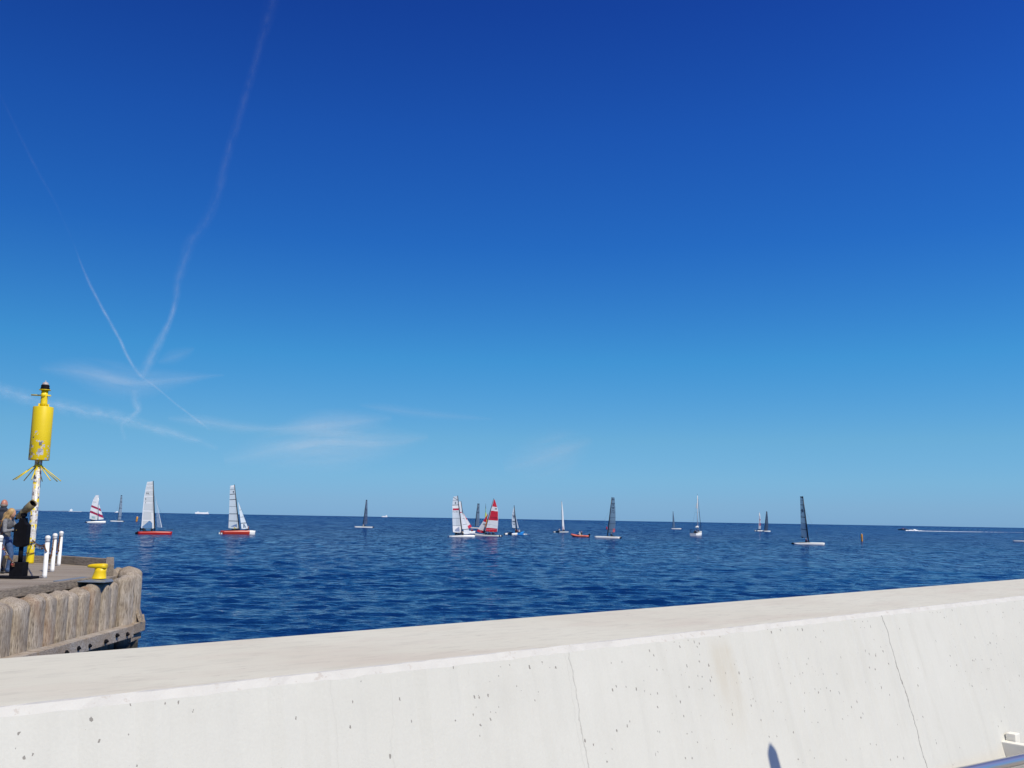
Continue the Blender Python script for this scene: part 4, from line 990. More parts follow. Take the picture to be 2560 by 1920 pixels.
# slim dark catamaran, alone
root, fr = catamaran('lone slim catamaran with dark slate sail and white hull in open water', (909, 1319), (931, 887), ((907.4, 1315), (915.4, 1249)), hull_h=(.34, .38, .42), phi_h=8, mast_r=.11,
    crews=[(908.5, -.4, 'white', 'sailor in white by the mast of the lone dark-sailed catamaran', 30), (912, .3, 'dark', 'sailor in dark kit aft of the mast on the lone slate-sailed catamaran', 0)])
sail('mainsail', fr, root, [(907.9, 1313), (915.2, 1249.8)], [(918.2, 1309.8), (918.9, 1290), (918.8, 1272), (918.3, 1249.8)], slate(base=(.085, .115, .20, .88), vs=(.16, .32, .45, .60), seed=4), 64, 12, phi=15)

# cluster in the middle
root, fr = catamaran('white catamaran with a red band under a white band high on its mainsail', (1157, 1343), (1127, 1187), ((1156.2, 1334.5), (1144.1, 1238.8)), hull_h=(.28, .42, .46), mast_r=.10, phi_h=10, beam=2.5, rake=.1, rudder=M_white,
    crews=[(1139, .2, 'dark', 'crew in black lying aft on the red-banded white catamaran', 0), (1145, .5, 'white', 'crew in white under the boom of the red-banded catamaran', 20), (1156, -.6, 'dark', 'crew in dark kit at the mast foot of the red-banded catamaran', 80)], boom=((1155, 1331), (1133, 1331)))
def cf(u, v):
    if bat(v, (.175, .385, .755, .885), .006): return (.10, .11, .13, 1)
    if abs(v - (.985 - .10 * (1 - u))) < .008: return (.10, .11, .13, 1)
    if .665 < v < .745: return (.83, .83, .83, 1)
    if .61 < v <= .665 and .06 < u < .93: return (.50, .01, .035, 1)
    if v < .17:
        if .22 < u < .78 and v < .16 - .17 * (u - .22) and v > .02: return (.34, .38, .52, .85)
        return (.84, .84, .85, .98)
    if v < .40 and abs(math.sin((u - .05) * 26 + v * 6)) > .93 and u < .6: return (.34, .38, .42, .9)
    return (.64, .69, .74, .94)
sail('mainsail', fr, root, [(1154.6, 1331), (1143.6, 1240)], [(1132.6, 1330), (1131.2, 1300), (1130.8, 1266), (1131.8, 1252), (1133.6, 1241.6)], cf, 110, 36, phi=30,
     stamps=[('POL', .93, .59, 1, 1, gy), ('188', .55, .59, 1, 1, gy), ('0', .58, .84, 2, 1, dk), ('0', .58, .82, 2, 1, dk)])
sail('jib', fr, root, [(1176, 1333.5), (1154.6, 1279)], [(1160, 1335), (1156, 1300), (1154.4, 1280)], lambda u, v: (.14, .15, .17, 1) if bat(v, (.20, .42, .69), .01) else (.72, .76, .80, .96), 60, 16, phi=30)
root, fr = catamaran('white catamaran half hidden behind the red-banded one, red-marked jib', (1172, 1334), (1153, 1187.5), ((1163.5, 1326), (1152.4, 1252.6)), hull_h=(.4, .5, .75), mast_r=.10, phi_h=25, beam=2.5,
    crews=[(1179, -.6, 'red', 'crew in red on the bow of the half-hidden white catamaran', 0)])
sail('mainsail', fr, root, [(1163, 1322), (1152, 1253.6)], [(1146.5, 1322), (1146.5, 1290), (1147.6, 1254)], lambda u, v: (.50, .01, .04, 1) if .575 < v < .625 else (W_ if .625 < v < .70 or v > .9 else (.76, .78, .82, .96)), 60, 12, phi=30)
sail('jib', fr, root, [(1179.6, 1316.5), (1158.2, 1282.5)], [(1165, 1326), (1161.5, 1304), (1158, 1283.5)], lambda u, v: (.62, .03, .06, 1) if (v < .17 and u < .75) or (abs(v - .60) < .05 and u < .3) or (abs(u - .12) < .08 and v > .62) else (.78, .76, .77, .97), 46, 14, phi=30)
root, fr = catamaran('catamaran with a square-headed dark blue-grey sail, white hull behind the cluster', (1189, 1321.5), (1200, 1176), ((1187.2, 1318), (1194.2, 1258)), hull_h=(.4, .45, .55), mast_r=.11, phi_h=15)
sail('mainsail', fr, root, [(1187.7, 1315.5), (1194.3, 1259)], [(1198.3, 1314), (1198.8, 1296), (1198.9, 1275), (1199, 1259)], slate(base=(.13, .18, .26, .88), vs=(.60,), seed=6), 54, 12, phi=15)
root, fr = catamaran('catamaran seen end on with a thin yellow and green sail behind the red sails', (1213.5, 1326), (1217, 1209), ((1211.8, 1322), (1214.2, 1258.5)), hull_h=(.35, .4, .45), mast_r=.05, phi_h=70, beam=2.4)
def cf(u, v):
    if v > .80: return (.06, .14, .15, 1)
    if v > .62: return (.30, .62, .42, 1)
    if v > .42: return (.66, .78, .12, 1)
    return (.80, .62, .08, 1) if v > .25 else (.82, .3, .08, 1)
sail('mainsail', fr, root, [(1212.2, 1318), (1214.1, 1259.5)], [(1219.5, 1317), (1218, 1300), (1217, 1292), (1215.6, 1278), (1214.4, 1259.8)], cf, 50, 8, phi=55)
root, fr = catamaran('catamaran with bold red and white banded sails and a pale low hull', (1217, 1341), (1247, 1186), ((1209.5, 1335.5), (1234.4, 1246)), hull_h=(.30, .34, .72), mast_r=.09, phi_h=14, beam=2.4, hull_mat=[paint('cream_gelcoat', (.62, .62, .60), .35), M_white], rake=.25,
    crews=[(1222.5, .3, 'dark', 'crew in black under the boom of the red and white sailed catamaran', 180), (1214, .6, 'green', 'crew in pale green by the mast of the red and white sailed catamaran', 180), (1232, .2, 'navy', 'crew in navy aft on the red and white sailed catamaran', 180)], boom=((1212.6, 1328.5), (1243, 1331)))
RD = (.60, .022, .045, 1); WH = (.80, .81, .83, .98)
def cf(u, v):
    if u < .035 or u > .96: return WH
    q = v + (u - .5) * .015
    if v < .105: return RD if not (abs(v - .03 - .06 * u) < .008) else (.65, .2, .25, 1)
    if v < .345:
        return (.58, .62, .66, .98) if abs(v - .19 - .02 * math.sin(u * 5)) < .007 or abs(v - .27) < .005 else WH
    if q < .635: return RD
    if q < .765 + .0 * u: return WH
    return RD
sail('mainsail', fr, root, [(1212.8, 1327), (1235.2, 1248.4)], [(1243.4, 1329.6), (1245, 1314), (1245.9, 1298), (1245.4, 1278), (1242.6, 1266), (1239.5, 1256), (1236.4, 1248.2)], cf, 100, 36, phi=30, camber=.09,
     stamps=[('111638', .20, .44, 1, 1, (.12, .01, .03, 1)), ('38', .5, .725, 2, 1, dk)])
def cf(u, v):
    if v < .125: return RD if not (abs(v - .07) < .02 and .35 < u < .6) else (.5, .3, .35, 1)
    if v < .56:
        return WH
    return RD
sail('jib', fr, root, [(1191.6, 1328), (1220, 1284)], [(1209.4, 1333.5), (1212.2, 1320), (1220.3, 1285)], cf, 60, 24, phi=30, stamps=[('38', .40, .47, 2, 1, dk)])

# blue catamaran with a splash
root, fr = catamaran('catamaran with bright blue bow throwing spray, clear patterned sails', (1292, 1337), (1279, 1308), ((1291.6, 1326), (1285.3, 1263.2)), hull_h=(.35, .55, .95), mast_r=.12, phi_h=48, beam=2.4, hull_mat=[M_white, M_blueh], split=.4, rake=.4,
    crews=[(1288.5, -.5, 'dark', 'crew in black facing aft on the blue-bowed catamaran', 0), (1293, -.6, 'maroon', 'crew in maroon at the mast of the blue-bowed catamaran', 40), (1297.5, -.9, 'white', 'crew in white near the bow of the blue-bowed catamaran', 10)], boom=((1291.5, 1321), (1280.5, 1321)))
def cf(u, v):
    if bat(v, (.58, .30), .012): return (.04, .05, .09, 1)
    if (abs(u - .5) < .32 and (abs(v - .52) < .03 or abs(v - .45) < .02)) or (.3 < u < .8 and math.hypot(u - .55, (v - .22) * 3) < .28 and math.hypot(u - .55, (v - .22) * 3) > .16) or (abs(v - .68) < .02 and .3 < u < .7): return (.10, .13, .2, 1)
    return (.58, .65, .72, .88)
sail('mainsail', fr, root, [(1291, 1320.5), (1285.5, 1265)], [(1280.8, 1319), (1279.5, 1304), (1280, 1290), (1281.8, 1277), (1285, 1265.5)], cf, 60, 16, phi=20)
sail('jib', fr, root, [(1297.2, 1319.5), (1288.6, 1287)], [(1293.8, 1320.5), (1288.8, 1288)], lambda u, v: (.55, .60, .66, .86), 34, 8, phi=20)
def foam(name, label, cx, cy, w, d, h, seed):
    rr = random.Random(seed); p = on_z(cx, cy, 0); b = bmesh.new()
    for k in range(26):
        q = Vector((rr.gauss(0, w), rr.gauss(0, d), rr.uniform(-.02, h))); t = bmesh.new(); bmesh.ops.create_icosphere(t, subdivisions=1, radius=rr.uniform(.08, .26))
        for v in t.verts: v.co = Vector((v.co.x * 1.5, v.co.y, v.co.z * .6)) * rr.uniform(.8, 1.2)
        for f in t.faces: f.smooth = True
        join(b, t, Matrix.Translation(q))
    o = obj(name, b, M_foam, loc=p); tag(o, label, 'spray', kind='stuff'); return o
foam('spray', 'white spray at the stern of the blue-bowed catamaran', 1276, 1335, .6, .3, .12, 1)
foam('spray', 'white spray under the bow of the blue-bowed catamaran', 1306, 1336.5, .7, .3, .15, 2)

# white sliver
root, fr = catamaran('catamaran seen nearly end on with a thin white sail, small grey hull', (1410, 1331.5), (1398, 1421), ((1405.4, 1328), (1403.8, 1252.8)), hull_h=(.35, .4, .42), mast_r=.06, phi_h=52, beam=2.4, hull_mat=paint('grey_hull', (.42, .45, .47), .4),
    crews=[(1398.5, .5, 'white', 'sailor in white hiking out aft of the thin white sail', 180), (1408.5, -.3, 'dark', 'sailor in dark kit below the thin white sail', 0)])
sail('mainsail', fr, root, [(1405.6, 1326), (1404, 1254)], [(1411.2, 1325), (1409.6, 1304), (1408.2, 1280), (1406.6, 1266), (1404.9, 1254)], lambda u, v: (.80, .82, .84, .98) if v > .13 or u > .6 else (.5, .4, .5, .95), 60, 8, phi=55)

# grey sail catamaran
root, fr = catamaran('catamaran with translucent grey-blue sail and long white hull beside the inflatable', (1518, 1345.8), (1548.5, 1487), ((1518.4, 1340), (1529.5, 1242.8)), hull_h=(.36, .46, .44), mast_r=.10, phi_h=6, beam=2.5,
    crews=[(1528, .2, 'dark', 'sailor in dark kit sitting aft on the grey-sailed catamaran', 180)], boom=((1518.5, 1331), (1537, 1332)))
def cf(u, v):
    if bat(v, (.085, .245, .415, .575, .715, .82, .93), .007) or u < .08: return (.02, .04, .08, .98)
    if v < .10 and u > .7 : return (.65, .12, .14, .95)
    if v > .5 and ((abs(u - .55) < .14 and (abs(v - .69) < .022 or abs(v - .78) < .02 or abs(v - .62) < .012)) or (abs(u - .7) < .08 and abs(v - .55) < .012) or (abs(u - .4) < .1 and abs(v - .95) < .02)): return (.04, .06, .10, .95)
    return (.13, .20, .29, .84)
sail('mainsail', fr, root, [(1519, 1331), (1529.6, 1243.2)], [(1537.4, 1330), (1538.8, 1309), (1538.9, 1290), (1538.2, 1269), (1536.3, 1243.4)], cf, 100, 20, phi=12)
bb_ = bmesh.new(); p = fr.pt(1517, 1320.5, -.2); sphere(bb_, p, .22, (.7, .5, 1.7), 10); obj('red_bag', bb_, CREWRED, root)

# far tiny slate sail
root, fr = catamaran('tiny distant catamaran with thin slate sail between the grey sail and the yacht', (1691, 1322.8), (1679, 1703), ((1682, 1320.5), (1682.2, 1278)), hull_h=(.38, .42, .45), mast_r=.10, phi_h=8, off=.5)
sail('mainsail', fr, root, [(1682, 1319), (1682.3, 1278.6)], [(1688, 1318.6), (1686, 1302), (1684.6, 1290), (1683.2, 1278.8)], slate(False, vs=(.3, .6), base=(.10, .15, .24, .92)), 40, 6, phi=30)
# pair far off
root, fr = catamaran('distant catamaran with thin white sail marked red, next to a dark sail', (1900, 1328), (1893, 1908), ((1901, 1325.5), (1898.4, 1279.5)), hull_h=(.4, .42, .45), mast_r=.08, phi_h=30, mast_mat=M_alu,
    crews=[(1896, -.2, 'navy', 'sailor in dark kit aft on the distant white and red sailed catamaran', 0), (1900, .3, 'dark', 'sailor in dark kit by the mast of the distant white and red sailed catamaran', 0)])
sail('mainsail', fr, root, [(1896.8, 1322), (1897.6, 1280.5)], [(1902, 1322), (1901.4, 1305), (1900.6, 1290), (1898.9, 1280.5)], lambda u, v: (.60, .05, .12, 1) if (.18 < v < .33 and u > .3 - v * .2) or (.50 < v < .58 and u > .3) else (.80, .80, .82, 1), 44, 8, phi=30)
root, fr = catamaran('distant catamaran with a dark slate sail next to the thin white and red one', (1918, 1329), (1910, 1926), ((1911, 1326.5), (1915.8, 1278)), hull_h=(.36, .4, .4), mast_r=.11, phi_h=12,
    crews=[(1915, 0, 'dark', 'sailor in dark kit on the distant dark-sailed catamaran of the pair', 0)])
sail('mainsail', fr, root, [(1911.3, 1325.5), (1915.8, 1278.6)], [(1920.6, 1323.8), (1920.7, 1308), (1919.6, 1292), (1918.2, 1278.8)], slate(base=(.055, .085, .15, .92), vs=(.2, .4, .6, .8), seed=8), 50, 10, phi=15)
# dark sail with white hull, nearest on this side
root, fr = catamaran('catamaran with tall dark battened sail, black top panel and long white hull', (2023, 1362), (1985.5, 2061), ((2022, 1355), (2007.1, 1240.3)), hull_h=(.30, .44, .46), mast_r=.10, phi_h=6, beam=2.5,
    crews=[(2015, -.3, 'maroon', 'sailor in red and black seated by the mast of the tall dark-sailed catamaran', 0)], boom=((2021, 1345), (2000, 1342)))
def cf(u, v):
    if bat(v, (.19, .34, .49, .645, .79, .905), .006) or u < .07 or v > .975 or (v > .95 and u < .5): return (.010, .016, .045, .98)
    if v > .52 and ((abs(u - .55) < .2 and (abs(v - .67) < .018 or abs(v - .625) < .014)) or (abs(u - .3) < .05 and .69 < v < .77) or (u > .66 and (abs(v - .58) < .006 or abs(v - .53) < .006 or abs(v - .605) < .006)) or (u > .5 and abs(v - .86) < .008)): return (.02, .03, .07, .97)
    return (.09, .16, .27, .80)
sail('mainsail', fr, root, [(2019.8, 1345), (2007, 1241)], [(2003.2, 1341.5), (2002, 1325), (2001.4, 1290), (2000.7, 1262), (2000.2, 1241)], cf, 110, 18, phi=12)
bb_ = bmesh.new(); p = fr.pt(2006, 1340.5, .0); sphere(bb_, p, .2, (1.1, .6, 1.9), 10); obj('sail_bag', bb_, M_black, root)
# white hull running out of the picture
root, fr = catamaran('white catamaran bow poking into view at the picture edge', (2566, 1356), (2602, 2533), ((2578, 1350), (2584, 1262)), hull_h=(.42, .48, .46), mast_r=.09, phi_h=6)
sail('mainsail', fr, root, [(2578.5, 1345), (2584, 1263)], [(2598, 1344), (2599, 1310), (2594, 1264)], slate(base=(.1, .16, .26, .85)), 40, 8, phi=12)

# ---- inflatables
def rib(label, wl, x0, x1, phi, w, r, mat, crews, name='inflatable_boat', motor=True, floor=.15):
    P = on_z(*wl, 0); fr = Frame(P); a0, _ = fr.az(x0, wl[1]); a1, _ = fr.az(x1, wl[1]); s = 1 if a1 > a0 else -1
    hd_ = (fr.e1 * s * math.cos(R(phi)) + fr.e2 * math.sin(R(phi))).normalized(); ang = math.atan2(hd_.y, hd_.x)
    L = abs(a1 - a0) / math.cos(R(phi)); P = fr.P + fr.e1 * (a0 + a1) / 2
    root = empty(name, P, ang); tag(root, label, 'inflatable boat', 'motor inflatables on the water')
    b = bmesh.new(); pts = []; rs = []
    for t in np.linspace(0, 1, 25):
        u = abs(t * 2 - 1); x = -L / 2 + L * (1 - u ** 1.0) * 1.0 if u > .28 else L / 2 - L * .28 + L * .28 * math.cos(u / .28 * math.pi / 2) ** .8
        if u > .28: x = -L / 2 + (L * .72) * (1 - (u - .28) / .72)
        y = (w / 2) * (1 if u > .28 else math.sin(u / .28 * math.pi / 2)) * (1 if t > .5 else -1)
        z = r * .95 + max(0, x / (L / 2)) ** 2 * .32
        pts.append((x, y, z)); rs.append(r * (.55 if t in (0, 1) else 1))
    tube(b, pts, rs, 12); obj('tube', b, mat, root)
    b = hull_bm(L * .94, w * .8, floor, floor, floor + .25, transom=.95, draft=.2); obj('hull', b, M_black, root, loc=(-L / 2, 0, 0))
    b = bmesh.new(); box(b, -.3, .15, -.3, .3, floor, floor + .55, bev=.05); box(b, -.75, -.45, -.35, .35, floor, floor + .35, bev=.04); obj('console', b, paint('cream_console', (.72, .68, .5), .5), root)
    if motor:
        b = bmesh.new(); box(b, -L / 2 - .45, -L / 2 + .0, -.16, .16, .42, .85, bev=.08); box(b, -L / 2 - .32, -L / 2 - .1, -.05, .05, -.3, .45, bev=.02); obj('outboard_motor', b, M_black, root)
    for (x, y, kind, lab, rz) in crews:
        c = Vector((x * L / 2, y, floor + .32)); c = P + Vector((c.x * math.cos(ang) - c.y * math.sin(ang), c.x * math.sin(ang) + c.y * math.cos(ang), c.z))
        crew(c, kind, lab, ang + R(rz), 1.12)
    return root
rib('faded red inflatable boat with outboard motor and two people aboard', (1450, 1342.5), 1471, 1428.5, 12, 1.7, .23, M_dinghyred,
    [(.0, .1, 'white', 'person in white at the console of the faded red inflatable', 0), (-.22, -.1, 'dark', 'person in black sitting upright in the faded red inflatable', 0)])
rib('fast black rigid inflatable with several people in red trailing a white wake', (2258, 1325.5), 2270.5, 2245, 8, 2.4, .30, M_black,
    [(.15, .45, 'red', 'passenger in red, foremost in the fast black inflatable', 0), (-.02, -.4, 'red', 'passenger in red, second from the bow of the fast inflatable', 0), (-.18, .4, 'red', 'passenger in red amidships in the fast inflatable', 0), (-.4, -.3, 'dark', 'passenger in dark clothes behind the red ones in the fast inflatable', 0), (-.65, .2, 'navy', 'helmsman in blue at the stern of the fast inflatable', 0)], floor=.75)
# wake
b = bmesh.new(); rr = random.Random(9); pa = on_z(2264, 1327, 0); pb_ = on_z(2640, 1332, 0); pm = on_z(2400, 1329.5, 0)
dirw = (pm - pa).normalized(); sw_ = Vector((-dirw.y, dirw.x, 0))
L1 = (pm - pa).length; dir2 = (pb_ - pm).normalized(); L2 = (pb_ - pm).length
xq = 0; prev = None; x = 0.
while x < L1 + L2:
    p = pa + dirw * x if x < L1 else pm + dir2 * (x - L1)
    k = x / (L1 + L2); fade = max(.03, (1 - k) ** 1.6)
    w_ = (1.2 + rr.uniform(-.5, .6)) * fade * (1 + 1.3 * math.exp(-x / 10)); h_ = (.14 + rr.uniform(0, .22)) * fade * (.8 + 3.2 * math.exp(-((x - 6) / 4) ** 2) + .8 * math.exp(-x / 14)) + .08
    gap = k > .35 and rr.random() < .25 + .6 * (k - .35)
    row = [b.verts.new(p - pa + sw_ * w_ * q + Vector((0, 0, h_ * (1 - q * q) - .05))) for q in (-1, -.6, 0, .6, 1)]
    if prev and not gap:
        for i in range(4): f = b.faces.new((prev[i], row[i], row[i + 1], prev[i + 1])); f.smooth = True
        b.faces.new((prev[4], row[4], row[0], prev[0]))
    prev = row; x += .7
bmesh.ops.recalc_face_normals(b, faces=b.faces[:])
o = obj('wake', b, M_foam, loc=pa); tag(o, 'long thin white wake streaming behind the fast black inflatable', 'wake', kind='stuff')

# ---- anchored sailing yacht with bare mast
P = on_z(1740, 1341, 0); fr = Frame(P); phi = R(72); hd_ = (fr.e1 * math.cos(phi) + fr.e2 * math.sin(phi)).normalized(); ang = math.atan2(hd_.y, hd_.x)
P = P + fr.e2 * 2.2; P.z = 0; fr = Frame(P); root = empty('sailing_yacht', P); tag(root, 'white sailing yacht with bare mast and rolled sails seen from its stern quarter', 'yacht')
stern = fr.pt(1732.5, 1341); stern = fr.e1 * (stern.dot(fr.e1)) - fr.e2 * 1.6
LY = 7.2
b = hull_bm(LY, 2.45, .88, .90, 1.12, rake=.5, transom=.78, draft=.35, rocker=.5, n=22); hy = obj('hull', b, M_white, root, loc=stern, rot=(0, 0, ang))
def yl(x, y, z): return stern + hd_ * x + Vector((-hd_.y, hd_.x, 0)) * y + Vector((0, 0, z))
b = bmesh.new(); t = bmesh.new(); box(t, 2.6, 5.6, -.75, .75, .88, 1.28, bev=.16); join(b, t, Matrix.Translation(stern) @ Matrix.Rotation(ang, 4, 'Z')); obj('cabin', b, paint('cabin_grey_white', (.55, .55, .52), .4), root)
b = bmesh.new(); t = bmesh.new(); box(t, .5, 2.5, -.85, .85, .84, .93, bev=.02); join(b, t, Matrix.Translation(stern) @ Matrix.Rotation(ang, 4, 'Z')); obj('cockpit_seat', b, M_black, root)
b = bmesh.new(); mb, mt_ = fr.pt(1744.4, 1331), fr.pt(1743.7, 1239); tube(b, [mb, mt_], [.10, .085], 12); obj('mast', b, paint('white_spar', (.74, .75, .76), .35), root)
b = bmesh.new(); tube(b, [mt_, mt_ + Vector((.0, 0, .55))], .015, 5); tube(b, [mt_ + Vector((0, 0, .3)) - fr.e1 * .15, mt_ + Vector((0, 0, .5)) + fr.e1 * .1], .02, 5); obj('antenna', b, M_wirem, root)
for zz, ww in ((1280.5, .62),):
    b = bmesh.new(); c = fr.pt(1744, zz); tube(b, [c - fr.e1 * ww - fr.e2 * .5, c, c + fr.e1 * ww * .5 + fr.e2 * .5], .03, 6); obj('spreader', b, M_wirem, root)
b = bmesh.new(); tube(b, [fr.pt(1744.2, 1241), fr.pt(1753, 1327, 2.2)], [.05, .08], 8); obj('rolled_jib', b, paint('navy_sail_cover', (.02, .05, .14), .7), root)
b = bmesh.new(); tube(b, [fr.pt(1743.9, 1241), fr.pt(1729, 1330, -1.2)], .012, 5); tube(b, [fr.pt(1744, 1243), fr.pt(1740, 1331, -.5)], .012, 5); obj('stays', b, M_wirem, root)
b = bmesh.new(); tube(b, [fr.pt(1744.5, 1318.5), fr.pt(1738.5, 1317.5, -1.8)], .05, 8); obj('boom', b, M_alu, root)
me = prim_surface([('E', tuple(fr.pt(1743.6, 1317.5, -.3)), (.42, .35, .36), 0), ('L', tuple(fr.pt(1743, 1317.5, -.4)), .22, tuple(fr.pt(1739, 1317.8, -1.6)), .13, 0)], .05)
me.materials.append(WHITEC); o = bpy.data.objects.new('furled_mainsail', me); COL.objects.link(o); o.parent = root
b = bmesh.new()
pts = [fr.pt(1741.8, 1258), fr.pt(1740.6, 1268), fr.pt(1739.9, 1271.5), fr.pt(1742.6, 1270), fr.pt(1743.3, 1258)]
vs = [b.verts.new(p - fr.e2 * .05) for p in pts]; v2 = [b.verts.new(p + fr.e2 * .02) for p in pts]; b.faces.new(vs); b.faces.new(v2[::-1])
for i in range(5): j = (i + 1) % 5; b.faces.new((vs[j], vs[i], v2[i], v2[j]))
bmesh.ops.recalc_face_normals(b, faces=b.faces[:]); obj('pennant', b, WHITEC, root)
b = bmesh.new()
for q in (.2, .75):
    tube(b, [yl(q, -.95, .9), yl(q, -.93, 1.85), yl(q, -.75, 2.0), yl(q, .75, 2.0), yl(q, .93, 1.85), yl(q, .95, .9)], .045, 8)
tube(b, [yl(.2, -.9, 2.0), yl(.75, -.9, 2.0)], .04, 6); tube(b, [yl(.2, .9, 2.0), yl(.75, .9, 2.0)], .04, 6); tube(b, [yl(.2, -.6, 1.4), yl(.2, .6, 1.4)], .03, 6)
obj('stern_arch', b, paint('navy_tube', (.012, .03, .10), .5), root)
b = bmesh.new()
for x in (0.1, 1.8, 3.6, 5.4, 7.2):
    tube(b, [yl(x, -1.15 * (1 - max(0, x - 4) * .22), .9), yl(x, -1.15 * (1 - max(0, x - 4) * .22), 1.5)], .015, 5)
obj('guard_rail', b, M_alu, root)
b = bmesh.new(); t = bmesh.new(); box(t, 5.9, 6.9, -.5, .5, 1.15, 1.5, bev=.1); join(b, t, Matrix.Translation(stern) @ Matrix.Rotation(ang, 4, 'Z')); obj('liferaft', b, WHITEC, root)
for x, y, k, lab in ((1.3, -.4, 'navy', 'person in navy in the cockpit of the anchored yacht'), (2.3, .3, 'dark', 'person in dark clothes at the cabin hatch of the anchored yacht'), (4.2, -.2, 'dark', 'person in dark clothes on deck beside the yacht mast')):
    crew(P + yl(x, y, .95 if x < 3 else 1.28), k, lab, ang)

# ---- marker buoys
for (px, py, hpx, tilt, lab) in ((341, 1303.8, 12, 8, 'pale orange cylinder buoy leaning over, between the hazy sail and the red catamaran'), (2155, 1353.5, 18, -1, 'orange cylinder marker buoy standing upright in empty water')):
    p = on_z(px, py, 0); ppm = F / p.y; h = hpx / ppm; r_ = 2.2 / ppm
    root = empty('marker_buoy', p); root.rotation_euler = (0, R(tilt), 0); tag(root, lab, 'buoy', 'inflatable marker buoys')
    b = bmesh.new(); lathe(b, [(0, -.3), (r_ * .9, -.3), (r_, -.2), (r_, h - .12), (r_ * .8, h - .02), (0, h)], 20); obj('body', b, M_orange, root)
    b = bmesh.new(); lathe(b, [(r_, h * .45), (r_ * 1.03, h * .46), (r_ * 1.03, h * .5), (r_, h * .51)], 20); obj('seam_band', b, paint('dark_band', (.3, .12, .02), .6), root)
    b = bmesh.new(); lathe(b, [(0, h - .03), (r_ * .35, h - .02), (r_ * .3, h + .10), (0, h + .1)], 12); obj('valve_cap', b, M_white, root)

# ---- ships on the horizon
def ship(label, x0, x1, py, bow, blocks, hmat, hz, depth=8200.):
    c = ray((x0 + x1) / 2, py); c = Vector((c.x, c.y, 0)).normalized() * depth; fr = Frame(c)
    a0, _ = fr.az(x0, py); a1, _ = fr.az(x1, py); L = abs(a1 - a0); root = empty('ship', c, math.atan2(fr.e1.y, fr.e1.x)); tag(root, label, 'ship', 'ships far out on the horizon')
    b = bmesh.new(); prof = [(-.5, hz), (-.5, 0), (.46, 0), (.5, hz * 1.15), (.38, hz * 1.12), (.3, hz)]
    if bow < 0: prof = [(-x, z) for x, z in prof]
    A = [b.verts.new((x * L, -9, z)) for x, z in prof]; B = [b.verts.new((x * L, 9, z)) for x, z in prof]
    b.faces.new(A); b.faces.new(B[::-1])
    for i in range(len(A)): j = (i + 1) % len(A); b.faces.new((A[j], A[i], B[i], B[j]))
    bmesh.ops.recalc_face_normals(b, faces=b.faces[:]); obj('hull', b, hmat, root)
    for nm, xa, xb, za, zb in blocks:
        b = bmesh.new(); box(b, xa * L, xb * L, -7, 7, za, zb, bev=.8); obj(nm, b, M_shipw, root)
    return root
ship('long white ferry low on the horizon between the two red-hulled catamarans', 487, 522, 1282, -1, [('superstructure', -.46, .42, 8, 12.5), ('bridge', -.33, -.20, 12.5, 18), ('stern_deck', .36, .47, 12.4, 17)], M_shipw, 8.5)
ship('small white ship on the horizon past the lone dark-sailed catamaran', 954.5, 969, 1291, 1, [('superstructure', .15, .40, 5, 16), ('cargo_deck', -.4, .12, 5, 8)], M_shipw, 6)
ship('tiny pale ship on the horizon close to the hazy blue-grey sail', 287, 296, 1278, 1, [('superstructure', -.1, .35, 3, 10)], M_shipw, 4)
ship('tiny ship with a white bridge and dark hull on the horizon near the telescope side', 172, 205, 1275, 1, [('bridge', -.42, -.22, 5, 18), ('mast', -.33, -.30, 18, 24)], M_shipb, 5)
# ---- low shore
b = bmesh.new(); rr = random.Random(4); prev = None
for i in range(161):
    px = -420 + i * 4.1; d = ray(px, 1275 + px * .0172); d = Vector((d.x, d.y, 0)).normalized() * 13000
    k = 1 if px < 60 else max(0, 1 - (px - 60) / 180); h = (13 + 5 * math.sin(i * .23) + 3 * math.sin(i * .71 + 1) + rr.uniform(-1.5, 1.5)) * k + .5
    n_ = d.normalized(); row = [b.verts.new(d + n_ * q + Vector((0, 0, z))) for q, z in ((0, -1), (4, h * .7), (60, h), (400, h), (900, -1))]
    if prev:
        for j in range(4): b.faces.new((prev[j], row[j], row[j + 1], prev[j + 1]))
    prev = row
bmesh.ops.recalc_face_normals(b, faces=b.faces[:]); tag(obj('far_shore', b, M_shore), kind='structure')

# ------------------------------------------------------------------ contrails and cirrus
def vapour(name, dens, sc, stretch=(1, 1, 1), thr=(.35, .65)):
    m = bpy.data.materials.new(name); m.use_nodes = True; nt = m.node_tree; nt.nodes.clear(); out = N(nt, 'OutputMaterial')
    at = N(nt, 'Attribute', attribute_name='soft'); uv = N(nt, 'Attribute', attribute_name='along')
    n1 = noise(nt, uv.outputs['Vector'], sc, 6, .6, sc=stretch)
    k = mth(nt, 'MULTIPLY', mth(nt, 'MULTIPLY', at.outputs['Fac'], rng(nt, n1, thr[0], thr[1], .18, 1)), dens)
    d = N(nt, 'BsdfDiffuse'); t = N(nt, 'BsdfTranslucent'); tr = N(nt, 'BsdfTransparent')
    for s in (d, t): s.inputs[0].default_value = (1, 1, 1, 1)
    a = N(nt, 'MixShader'); a.inputs[0].default_value = .12; nt.links.new(d.outputs[0], a.inputs[1]); nt.links.new(t.outputs[0], a.inputs[2])
    f = N(nt, 'MixShader'); nt.links.new(k, f.inputs[0]); nt.links.new(tr.outputs[0], f.inputs[1]); nt.links.new(a.outputs[0], f.inputs[2]); nt.links.new(f.outputs[0], out.inputs[0])
    return m
